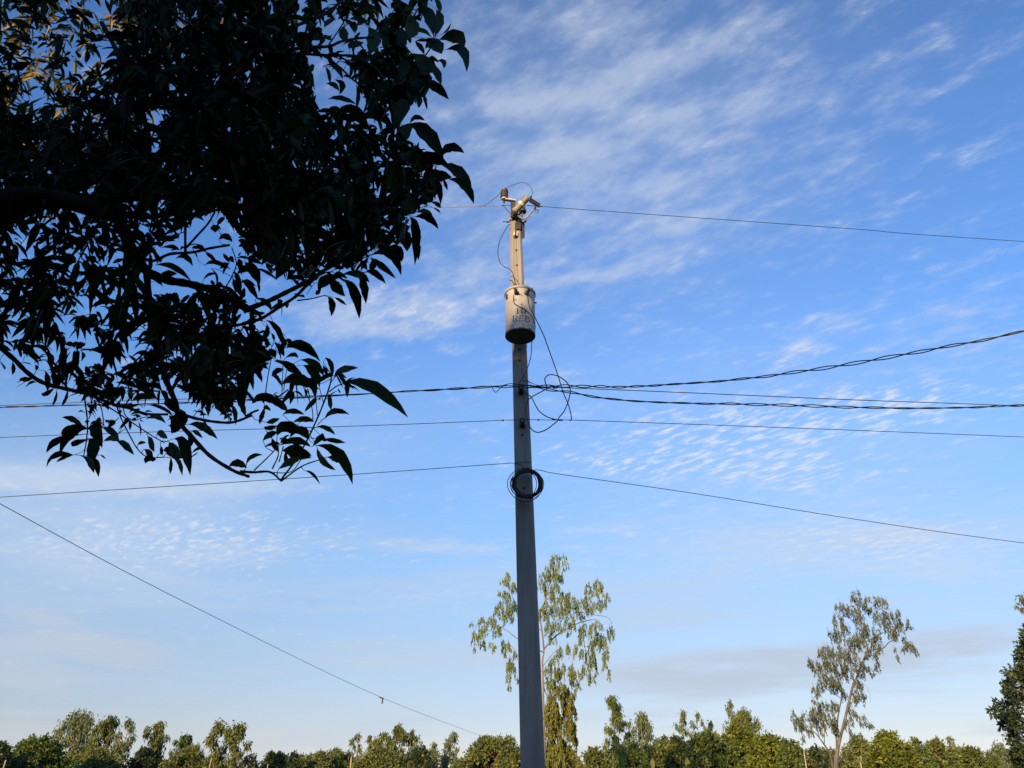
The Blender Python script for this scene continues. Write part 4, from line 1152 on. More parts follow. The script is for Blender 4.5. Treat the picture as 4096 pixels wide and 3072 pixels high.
for (cx, cy, lb) in ((725, 660, 'upper black spool insulator on the pole, wrapped with tie wires'), (748, 1190, 'lower black spool insulator on the pole with a ringed face')):
    e = Q3(cx, cy, YP - 0.24); zz = e.z
    root = empty('spool_insulator', pole_pt(zz, 0.1, 1.0)); tag(root, lb, 'insulator', 'spool insulators on the pole')
    sp_ = MB(); base = pole_pt(zz - 0.015, 0.1, 1.0); dr = (e - base).normalized(); Ls = (e - base).length
    sp_.lathe(base, dr, [(0, 0.038), (0.02, 0.043), (0.035, 0.043), (Ls * 0.45, 0.032), (Ls * 0.62, 0.032), (Ls - 0.03, 0.044), (Ls - 0.006, 0.044), (Ls, 0.038), (Ls + 0.0005, 0.026), (Ls - 0.008, 0.024)], 20)
    sp_.build('spool', M_BLACK, root)
    sp_ = MB(); sp_.lathe(e - dr * 0.012, dr, [(0, 0.018), (0.012, 0.018), (0.014, 0.011), (0.026, 0.011)], 8); sp_.build('bolt', M_STEEL, root)


def wire(name, label, pts, rad, mat=None, group=None, cat='wire', n=8, seg=8):
    mb = MB(); mb.tube(smooth_path([tuple(p) for p in pts], seg), rad, n)
    return tag(mb.build(name, mat or M_WIRE), label, cat, group)


def twisted(name, label, pts, rad, pitch, cat='cable', group=None, seg=40, phase=0.0, amp=1.0):
    """two insulated cores wound round each other"""
    root = empty(name, pts[0]); tag(root, label, cat, group)
    pth = [Vector(p) for p in smooth_path([tuple(p) for p in pts], seg)]
    s = [0.0]
    for a, b in zip(pth, pth[1:]): s.append(s[-1] + (b - a).length)
    for c in range(2):
        out = []
        for i, p in enumerate(pth):
            t = (pth[min(i + 1, len(pth) - 1)] - pth[max(i - 1, 0)]).normalized()
            sd = t.cross(Vector((0, 0, 1))).normalized(); up = sd.cross(t)
            wob = 1 + 0.5 * math.sin(s[i] * 1.7 + c + phase)
            a = 2 * math.pi * s[i] / pitch * (1 + 0.06 * math.sin(s[i] * 0.9)) + math.pi * c + phase
            out.append(p + (sd * math.cos(a) + up * math.sin(a)) * rad * 1.15 * wob * amp)
        mb = MB(); mb.tube(out, rad, 6); mb.build('core', M_WIRE, root)
    return root


GW = 'overhead wires'
zt = 0.0
# top line, both ways from the pin insulator
top_c = H(705, 455, YP)
wire('power_line', 'bare top line running left from the pole head behind the leaves', [top_c, H(410, 452, YP + 0.01), H(0, 466, YP + 0.02), at(1203, 841, 9.33), at(0, 885, 9.45), at(-2600, 1040, 10.4)], 0.0048, M_ALU, GW)
wire('power_line', 'bare top line running right from the pole head', [top_c, H(860, 455, YP + 0.005), H(985, 465, YP + 0.01), W(1500, 470, 9.55), W(1850, 495, 9.8), at(4096, 966, 10.05), at(7500, 1180, 11.5)], 0.0043, M_WIRE, GW)
for (a, b, lb) in ((H(962, 463, YP + 0.01), H(1000, 466, YP + 0.01), 'small brown connector on the top line just right of the pole head'),
                   (H(395, 452, YP + 0.01), H(432, 451, YP + 0.01), 'small brown connector on the top line just left of the pole head')):
    m_ = MB(); m_.lathe(a, b - a, [(0, 0.004), (0.004, 0.011), (0.03, 0.011), (0.036, 0.004)], 8)
    tag(m_.build('line_connector', M_RUST), lb, 'connector', 'connectors on the top line')
wire('jumper_wire', 'thin grey jumper arching over the pole head between line, arrester and fuse', [H(60, 464, YP), H(160, 438, YP - 0.05), H(280, 350, YP - 0.1), H(380, 260, YF - 0.12), a0 + Vector((0.007, 0, 0.195)), H(560, 150, YF - 0.15), H(700, 108, YF - 0.2), H(800, 155, YF - 0.23), H(848, 240, YF - 0.25), H(840, 300, YF - 0.25), H(822, 335, YF - 0.24)], 0.0038, M_DSTEEL, GW, seg=6)
wire('jumper_wire', 'black lead looping left from the pole head down to the transformer top', [H(500, 728, YF - 0.02), H(430, 840, YF - 0.06), H(365, 970, YF - 0.1), H(338, 1130, YF - 0.12), H(365, 1280, YF - 0.12), H(430, 1350, YF - 0.12), H(510, 1390, YF - 0.15), H(562, 1460, YF - 0.2), TBP + Vector((0, 0, 0.165))], 0.0055, M_WIRE, GW)
wire('jumper_wire', 'short curled lead beside the top bushing of the transformer', [H(512, 1556, YF - 0.1), H(540, 1556, YF - 0.16), TBP + Vector((-0.01, 0, 0.155))], 0.0055, M_WIRE, GW)

# leads from the transformer
b1 = on_tank(735, 385, 0.09); b2 = on_tank(998, 395, 0.09)
wire('transformer_lead', 'black lead dropping from the right bushing across the sky to the lowest bare line', [b2, on_tank(1015, 520, 0.06), on_tank(1050, 640, 0.05), at(*T2(1140, 810), 8.72), at(*T2(1300, 1140), 8.75), Q3(1140, 0, 8.85), Q3(1300, 450, 8.95), Q3(1390, 740, 9.0), Q3(1470, 930, 9.02), Q3(1512, 1080, 9.03), Q3(1525, 1182, 9.05)], 0.0068, M_WIRE, GW)
wire('transformer_lead', 'pale lead looping down the front of the transformer from the left bushing', [b1, on_tank(733, 450, 0.02), on_tank(740, 530, 0.012), on_tank(830, 595, 0.012), on_tank(950, 655, 0.012), on_tank(1060, 760, 0.014), on_tank(1118, 870, 0.016), at(*T2(1143, 980), 8.93), at(*T2(1128, 1080), 9.02), at(*T2(1092, 1180), 9.08), at(*T2(1076, 1290), 9.12), at(*T2(1068, 1480), 9.14), at(*T2(1030, 1659), 9.14), Q3(815, 400, 9.13), Q3(770, 490, 9.09), Q3(700, 600, 9.06)], 0.0058, M_DSTEEL, GW)
# service loops right of the pole
wire('service_loop', 'lead curving from the upper spool down to the joint on the lowest bare line', [Q3(735, 680, 9.08), Q3(810, 755, 9.05), Q3(890, 830, 9.03), Q3(945, 930, 9.02), Q3(1010, 1040, 9.02), Q3(1120, 1125, 9.03), Q3(1230, 1165, 9.04), Q3(1312, 1186, 9.05)], 0.0068, M_WIRE, GW)
wire('service_loop', 'big tangled loop of black cable hanging right of the pole', [Q3(1150, 690, 9.05), Q3(1118, 610, 9.03), Q3(1103, 540, 9.02), Q3(1140, 485, 9.0), Q3(1205, 468, 8.99), Q3(1310, 492, 8.98), Q3(1420, 562, 8.98), Q3(1488, 650, 8.99), Q3(1504, 745, 9.0), Q3(1468, 905, 9.01), Q3(1405, 1050, 9.02), Q3(1330, 1140, 9.03), Q3(1308, 1190, 9.0), Q3(1200, 1285, 8.98), Q3(1080, 1358, 8.97), Q3(975, 1378, 8.97), Q3(890, 1325, 8.97), Q3(832, 1200, 8.97), Q3(798, 1030, 8.98), Q3(832, 890, 8.99), Q3(890, 825, 9.0), Q3(1010, 758, 9.01), Q3(1135, 692, 9.02), Q3(1185, 655, 9.03), Q3(1235, 642, 9.05)], 0.0072, M_WIRE, GW)

# spans right
twisted('service_cable', 'twisted black cable rising to the right edge of the picture', [Q3(780, 655, 9.07), Q3(1000, 655, 9.0), W(1240, 834, 8.9), W(1340, 836, 8.7), W(1440, 831, 8.4), W(1600, 819, 8.0), W(1800, 792, 7.5), W(2000, 757, 7.0), W(2212, 715, 6.5), W(2700, 590, 5.5)], 0.0068, 0.52, 'cable', GW, 40, 0.4, 1.5)
wire('power_line', 'plain black line running right just under the rising twisted cable', [Q3(760, 640, 9.06), Q3(1000, 655, 9.06), Q3(1500, 678, 9.1), W(1500, 849, 9.3), W(1850, 864, 9.6), W(2212, 877, 9.9), W(3200, 915, 11)], 0.0055, M_WIRE, GW)
twisted('service_cable', 'sagging twisted black cable running right, crossing the plain line at the edge', [Q3(850, 655, 9.06), Q3(1050, 680, 9.02), Q3(1250, 718, 8.98), Q3(1500, 748, 8.95), W(1320, 862, 8.9), W(1450, 870, 8.9), W(1650, 874, 8.9), W(1900, 881, 8.9), W(2060, 881, 8.9), W(2212, 875, 8.9), W(2900, 845, 8.9)], 0.0066, 0.62, 'cable', GW, 40, 1.4, 1.4)
wire('power_line', 'lowest bare line running right from the lower spool', [Q3(690, 1187, 9.07), Q3(850, 1180, 9.06), Q3(1310, 1186, 9.06), Q3(1525, 1186, 9.07), W(1700, 924, 9.4), W(2212, 944, 9.8), W(3200, 985, 10.6)], 0.0043, M_WIRE, GW)
# spans left
wire('power_line', 'upper plain black line running left from the upper spool', [Q3(760, 625, 9.06), Q3(560, 610, 9.07), Q3(420, 640, 9.08), Q3(200, 655, 9.1), W(950, 842, 9.12), W(720, 853, 9.15), W(0, 876, 9.4), W(-1200, 935, 10.2)], 0.0043, M_WIRE, GW)
twisted('service_cable', 'twisted black cable running left from the upper spool through the leaves', [Q3(740, 655, 9.05), Q3(560, 655, 9.06), Q3(400, 660, 9.06), Q3(200, 662, 9.07), W(1000, 839, 9.06), W(870, 846, 9.06), W(700, 856, 9.1), W(350, 872, 9.2), W(0, 880, 9.3), W(-1200, 925, 9.8)], 0.0058, 0.7, 'cable', GW, 40, 0.2, 1.25)
wire('tie_wire', 'short V-shaped tail of cable hanging left of the pole', [Q3(200, 655, 9.07), Q3(262, 660, 9.06), Q3(310, 738, 9.06), Q3(345, 738, 9.06), Q3(400, 680, 9.06), Q3(470, 640, 9.06), Q3(560, 608, 9.06), Q3(640, 630, 9.06)], 0.005, M_WIRE, GW, seg=5)
wire('power_line', 'lowest bare line running left from the lower spool', [Q3(700, 1187, 9.07), Q3(590, 1185, 9.07), Q3(430, 1188, 9.08), Q3(0, 1208, 9.1), W(720, 922, 9.2), W(0, 945, 9.4), W(-1200, 1000, 10.2)], 0.0043, M_WIRE, GW)
# small tie wires and splices
for k, (pp, lb) in enumerate([([Q3(690, 600), Q3(740, 565), Q3(830, 565), Q3(900, 600), Q3(990, 640)], 'thin tie wire arching over the upper spool, topmost'),
                              ([Q3(760, 590), Q3(830, 583), Q3(920, 612), Q3(1010, 648)], 'thin tie wire arching over the upper spool, second'),
                              ([Q3(742, 380), Q3(752, 440), Q3(790, 510), Q3(860, 600), Q3(880, 640)], 'thin wire slanting down the pole face to the upper spool'),
                              ([Q3(560, 650), Q3(640, 625), Q3(780, 632), Q3(900, 665), Q3(1050, 690)], 'tie wire wrapped round the upper spool')]):
    wire('tie_wire', lb, pp, 0.0032, M_DSTEEL, 'tie wires at the spool', seg=5)
for (x0, y0, x1, y1, r_, mt, lb) in [(960, 650, 1010, 640, 0.012, M_RUST, 'brown splice on the cables just right of the upper spool'), (1225, 678, 1310, 672, 0.011, M_RUST, 'long brown splice on the plain line right of the pole'),
                                     (1320, 1186, 1388, 1186, 0.012, M_RUST, 'brown splice on the lowest bare line'), (900, 664, 950, 664, 0.011, M_WIRE, 'dark splice nearest the upper spool'),
                                     (425, 1190, 455, 1188, 0.011, M_WIRE, 'dark grip on the lowest line left of the pole'), (985, 1183, 1018, 1184, 0.011, M_WIRE, 'dark grip on the lowest line right of the pole'), (1490, 1188, 1515, 1188, 0.010, M_WIRE, 'dark clamp where the transformer lead meets the lowest line')]:
    a, b = Q3(x0, y0, 9.055), Q3(x1, y1, 9.055); m_ = MB(); L_ = (b - a).length
    m_.lathe(a, b - a, [(0, r_ * 0.5), (L_ * 0.1, r_), (L_ * 0.9, r_), (L_, r_ * 0.5)], 8); tag(m_.build('wire_splice', mt), lb, 'splice', 'splices on the wires')

# telephone line with the coil
wire('telephone_line', 'thin black line running left from above the coil', [Q4(900, 590, 9.05), Q4(820, 505, 9.06), Q4(710, 435, 9.06), Q4(590, 400, 9.08), Q4(0, 437, 9.1), W(700, 1029, 9.2), W(0, 1074, 9.4), W(-1000, 1140, 10)], 0.0043, M_WIRE, GW)
wire('telephone_line', 'thin black line sloping down to the right from the coil', [Q4(880, 545, 9.03), Q4(1000, 560, 9.02), Q4(1080, 552, 9.02), Q4(1200, 565, 9.03), Q4(1700, 660, 9.1), W(1500, 1066, 9.5), W(1850, 1122, 10.1), W(2212, 1173, 10.7), W(3000, 1270, 12)], 0.0043, M_WIRE, GW)
wire('tie_wire', 'thin wire band round the pole just above the coil', [pole_pt(z_at(1853), -1.02, 0.6), Q4(660, 392, YP - 0.125), Q4(830, 374, YP - 0.125), Q4(930, 384, YP - 0.115), Q4(958, 420, YP - 0.06), Q4(962, 520, YP - 0.03)], 0.0036, M_WIRE, 'tie wires at the spool', seg=5)
coil = empty('cable_coil', Q4(880, 560, 9.05)); tag(coil, 'thick coil of spare black cable hung on the pole', 'cable coil')
rr = np.random.default_rng(21)
cc = [(880, 868, 330, 318), (870, 855, 318, 300)]
for k in range(26):
    cx = 876 + rr.normal() * 15; cy = 862 + rr.normal() * 12; rx = 302 + rr.normal() * 22; ry = 284 + rr.normal() * 20
    if k == 0: cx, cy, rx, ry = 838, 880, 392, 362
    if k == 1: cx, cy, rx, ry = 800, 870, 290, 300
    if k == 2: cx, cy, rx, ry = 905, 830, 285, 268
    if k == 3: cx, cy, rx, ry = 870, 845, 345, 310
    ph = rr.random() * 6.28
    pts = [Q4(cx + rx * math.cos(a) * (1 + 0.025 * math.sin(3 * a + ph)), cy + ry * math.sin(a) * (1 + 0.025 * math.cos(2 * a + ph)), 9.03 + 0.028 * math.sin(a + ph) + rr.normal() * 0.008) for a in np.linspace(0, 2 * math.pi, 41)]
    m_ = MB(); m_.tube(pts, 0.0048, 6, False); m_.build('turn', M_WIRE, coil)
m_ = MB(); p = Q4(900, 545, 9.03); m_.tube([pole_pt(z_at(1780 + 545 / 5.53), 0.15, 0.9), p + Vector((0, 0, -0.02)), p + Vector((0, -0.02, 0.02))], 0.008, 8); m_.build('hook', M_DSTEEL, coil)

# grey line crossing the lower left, with a small clip on it
wire('power_line', 'thin grey line slanting down from the left edge to the treeline', [W(-700, 690, 8.0), W(0, 1088, 14.0), W(420, 1311, 21.5), W(825, 1507, 36.0), W(1040, 1590, 55.0)], 0.0078, M_STEEL, GW)
m_ = MB(); q = W(825, 1507, 36.0); m_.beam(q + Vector((-0.11, 0, 0.02)), q + Vector((0.05, 0, -0.03)), 0.06, 0.05); m_.beam(q + Vector((0.04, 0, 0)), q + Vector((0.03, 0, -0.24)), 0.06, 0.06, (0, 1, 0))
tag(m_.build('line_clip', M_BLACK, smooth=False), 'small dark clip hanging on the grey line at the lower left', 'clip')

# ================================================================== the mango tree hanging in from the upper left
mango = empty('mango_tree', (-4.3, 3.2, 0))
tag(mango, 'big dark mango tree whose leafy boughs hang in from the upper left', 'tree')
CROPS = {2: (0, 0), 3: (1000, 0), 4: (0, 700), 5: (900, 700), 6: (0, 1350), 7: (800, 1350)}


def mdepth(px, py):
    return 3.45 + 0.28 * math.sin(px * 0.0041 + 0.6) + 0.22 * math.sin(py * 0.0047 + px * 0.0013) - 0.00010 * px


def mpt(crop, x, y, dy=0.0):
    ox, oy = CROPS[crop]
    px, py = ox + x / 2.212, oy + y / 2.212
    return at(px, py, mdepth(px, py) + dy)


# boughs: crop, points, width at start, width at end
BOUGHS = [
    (4, [(1060, 350), (1110, 550), (1200, 700), (1300, 850), (1480, 930), (1650, 960), (1850, 1010), (2000, 1060), (2180, 1170)], 100, 56),
    (4, [(1300, 850), (1315, 1100), (1340, 1350), (1385, 1500), (1415, 1680)], 62, 60),
    (4, [(1200, 700), (1350, 760), (1500, 700), (1700, 685), (1850, 650), (2030, 620)], 30, 22),
    (4, [(1650, 640), (1750, 530), (1840, 430), (1900, 330)], 22, 16),
    (4, [(1090, 470), (1250, 570), (1330, 640), (1420, 760)], 46, 34),
    (4, [(1640, 690), (1640, 450), (1660, 200), (1680, -100)], 24, 20),
    (5, [(-20, 1060), (80, 1125), (180, 1180), (300, 1150), (420, 1100), (560, 1030), (680, 970), (800, 900), (900, 830), (1060, 750), (1200, 660), (1320, 480), (1360, 250), (1400, 60), (1430, -80)], 54, 22),
    (5, [(-40, 1345), (100, 1330), (300, 1280), (450, 1190), (620, 1080), (700, 1000), (790, 920)], 30, 30),
    (5, [(230, 1180), (300, 1230), (320, 1290)], 34, 26),
    (5, [(640, 1110), (760, 1095), (880, 1065)], 14, 9),
    (5, [(900, 860), (1000, 905), (1055, 930)], 14, 8),
    (5, [(960, 880), (1020, 840), (1025, 810)], 8, 6),
    (5, [(1370, 190), (1450, 120), (1560, 60)], 8, 6),
    (5, [(1500, 330), (1650, 230), (1740, 110), (1830, 0), (1870, -80)], 26, 12),
    (5, [(1280, 200), (1280, 350), (1250, 450)], 10, 12),
    (5, [(835, 340), (840, 200), (770, 140)], 10, 7),
    (5, [(1060, 280), (1090, 150), (1110, 50), (1130, -20)], 14, 10),
    (5, [(0, 1000), (60, 900), (100, 780), (60, 640)], 12, 9),
    (5, [(240, 520), (330, 640), (420, 700)], 22, 14),
    (5, [(1130, 840), (1200, 750), (1330, 690)], 14, 8),
    (5, [(1120, 860), (1250, 860)], 10, 6),
    (3, [(380, 240), (500, 190), (650, 130), (800, 20), (880, -60)], 32, 22),
    (3, [(350, 440), (500, 420), (700, 410), (800, 370), (950, 340), (1100, 330)], 34, 18),
    (3, [(700, 390), (820, 210), (840, 150)], 13, 10),
    (3, [(420, 470), (680, 490), (860, 490), (1040, 505), (1250, 520), (1420, 500)], 28, 14),
    (3, [(700, 450), (900, 560), (1000, 610), (1150, 660), (1290, 700)], 18, 12),
    (3, [(560, 450), (680, 510), (800, 600), (930, 720), (1020, 740)], 26, 12),
    (3, [(930, 690), (1080, 740), (1160, 755)], 13, 9),
    (3, [(1180, 1700), (1200, 1500), (1250, 1330), (1300, 1230), (1350, 1110)], 30, 12),
    (3, [(1270, 1300), (1275, 1150)], 15, 10),
    (3, [(1480, 1680), (1580, 1540), (1620, 1470)], 16, 10),
    (3, [(1200, 1610), (1380, 1540), (1440, 1500)], 8, 6),
    (3, [(1500, 560), (1600, 420), (1640, 320)], 14, 8),
    (3, [(1250, 150), (1400, 190), (1500, 60), (1600, -60)], 16, 10),
    (6, [(-60, 40), (120, 190), (240, 310), (380, 400), (560, 450), (740, 490), (850, 530), (1000, 590), (1130, 620), (1290, 675), (1480, 680)], 46, 22),
    (6, [(1400, 60), (1440, 300), (1500, 450), (1560, 600), (1590, 750), (1700, 880), (1850, 1040), (2050, 1170), (2200, 1230)], 60, 28),
    (6, [(1640, 690), (1750, 720), (1900, 745), (2060, 750), (2230, 690)], 30, 22),
    (6, [(750, 540), (770, 700), (775, 800), (760, 940), (740, 1050)], 14, 10),
    (6, [(805, 540), (815, 640), (785, 720)], 10, 9),
    (6, [(860, 540), (900, 640), (920, 780)], 12, 8),
    (6, [(870, 560), (1000, 640), (1150, 740), (1330, 860), (1450, 930)], 14, 9),
    (6, [(1030, 600), (1070, 710), (1150, 870), (1220, 990), (1310, 1060), (1440, 1060)], 13, 9),
    (6, [(1090, 620), (1110, 690), (1180, 735), (1260, 710), (1340, 700)], 10, 7),
    (6, [(1050, 710), (960, 800)], 8, 6),
    (7, [(360, 1185), (480, 1192), (620, 1190), (720, 1270)], 28, 16),
    (7, [(720, 1270), (900, 1140), (1060, 1080)], 16, 10),
    (7, [(480, 1175), (600, 1060), (680, 980)], 13, 9),
    (7, [(640, 1160), (690, 1050), (690, 950)], 13, 10),
    (7, [(700, 1100), (740, 960)], 11, 8),
    (7, [(620, 1195), (800, 1190), (880, 1100), (905, 1060)], 9, 7),
    (7, [(720, 1255), (850, 1080), (930, 940), (1000, 800), (1090, 590), (1150, 420), (1165, 330)], 18, 13),
    (7, [(1000, 740), (990, 620), (930, 470), (900, 400)], 9, 7),
    (7, [(1040, 690), (1020, 500)], 8, 6),
    (7, [(1095, 590), (1050, 420)], 8, 6),
    (7, [(480, 570), (420, 490), (340, 430)], 26, 30),
    (7, [(400, 700), (470, 660), (520, 640)], 22, 18),
    (7, [(575, 530), (600, 350), (630, 190)], 11, 8),
    (7, [(560, 560), (680, 530), (780, 460)], 20, 12),
    (7, [(725, 490), (735, 270)], 8, 6),
    (7, [(740, 470), (765, 290)], 8, 6),
    (7, [(1145, 480), (1210, 430), (1290, 402)], 12, 10),
    (7, [(1150, 410), (1190, 355)], 8, 6),
    (7, [(1040, 775), (1080, 730), (1115, 712)], 8, 6),
    (2, [(1010, 1500), (1040, 1300), (1080, 1050), (1100, 800), (1050, 500), (900, 200)], 60, 40),
    (2, [(1700, 1659), (1760, 1300), (1900, 900), (2100, 600), (2250, 450)], 40, 34),
    (2, [(300, 1600), (500, 1200), (800, 900), (1060, 700)], 40, 30),
]
BP = []          # bough points (px, py, Y) for hanging leaf tufts on
for (cr, pts, w0, w1) in BOUGHS:
    n = len(pts); out = []
    for i, (x, y) in enumerate(pts):
        p = mpt(cr, x, y); w = (w0 + (w1 - w0) * i / (n - 1)) / 2.212
        out.append((p.x, p.y, p.z, px_size(w, p) / 2))
        ox, oy = CROPS[cr]
    pth = smooth_path(out, 5)
    BP.extend([tuple(q[:3]) for q in pth])
    m_ = MB()
    m_.tube([q[:3] for q in pth], [max(0.0018, q[3] * (1 + 0.09 * math.sin(i * 1.9))) for i, q in enumerate(pth)], 7)
    m_.build('branch' if w0 >= 24 else 'twig', M_BARK, mango)
m_ = MB()
tp_ = smooth_path([(-4.3, 3.2, -0.3, 0.30), (-4.25, 3.2, 1.0, 0.22), (-4.0, 3.25, 2.4, 0.20), (-3.55, 3.3, 3.7, 0.17), (-2.95, 3.4, 4.6, 0.06), tuple(mpt(4, 1060, 350)) + (0.05,)], 5)
m_.tube([q[:3] for q in tp_], [q[3] for q in tp_], 14)
for tgt in (mpt(2, 1010, 1500), mpt(2, 300, 1600), mpt(6, -60, 40), Vector((-4.6, 1.5, 5.5)), Vector((-3.2, 4.8, 6.5))):
    q0 = Vector((-3.75, 3.28, 3.2)); pm = q0.lerp(tgt, 0.5) + Vector((-0.15, 0.1, 0.25))
    pp = smooth_path([tuple(q0) + (0.10,), tuple(pm) + (0.06,), tuple(tgt) + (0.03,)], 5)
    m_.tube([q[:3] for q in pp], [q[3] for q in pp], 8)
m_.build('trunk', M_BARK, mango)

CAM_R = Vector((1, 0, 0)); CAM_U = Vector((0, -math.sin(PITCH), math.cos(PITCH))); CAM_F = Vector((0, math.cos(PITCH), math.sin(PITCH)))
PROFILE = [0.05, 0.36, 0.68, 0.90, 1.0, 0.97, 0.80, 0.46, 0.03]


def traced_leaf(cr, L6, w, rr):
    bx, by, mx, my, tx, ty = L6
    cxx, cyy = 2 * mx - (bx + tx) / 2, 2 * my - (by + ty) / 2
    tx, ty = tx + (tx - mx) * 0.10, ty + (ty - my) * 0.10
    bx, by = bx - (mx - bx) * 0.08, by - (my - by) * 0.08
    cxx, cyy = 2 * mx - (bx + tx) / 2, 2 * my - (by + ty) / 2
    d0 = rr.normal() * 0.05; d1 = d0 + rr.normal() * 0.05
    n = len(PROFILE); vs_, fs = [], []
    tilt = rr.normal() * 0.5; fold = 0.18 + 0.25 * rr.random(); ph = rr.random() * 6
    cen = []
    for i in range(n):
        t = i / (n - 1)
        x = (1 - t) ** 2 * bx + 2 * t * (1 - t) * cxx + t * t * tx
        y = (1 - t) ** 2 * by + 2 * t * (1 - t) * cyy + t * t * ty
        cen.append(mpt(cr, x, y, d0 * (1 - t) + d1 * t))
    for i in range(n):
        tg = (cen[min(i + 1, n - 1)] - cen[max(i - 1, 0)]).normalized()
        sd = tg.cross(CAM_F).normalized()
        hw = px_size(w / 2.212, cen[i]) / 2 * PROFILE[i]
        a = 1 + 0.10 * math.sin(i * 2.1 + ph); b = 1 + 0.10 * math.sin(i * 2.6 + ph * 1.7)
        dep = CAM_F * hw
        vs_ += [cen[i] - sd * hw * a - dep * (tilt + fold), cen[i], cen[i] + sd * hw * b + dep * (tilt - fold)]
    for i in range(n - 1):
        k = i * 3
        fs += [(k, k + 1, k + 4, k + 3), (k + 1, k + 2, k + 5, k + 4)]
    return vs_, fs, cen


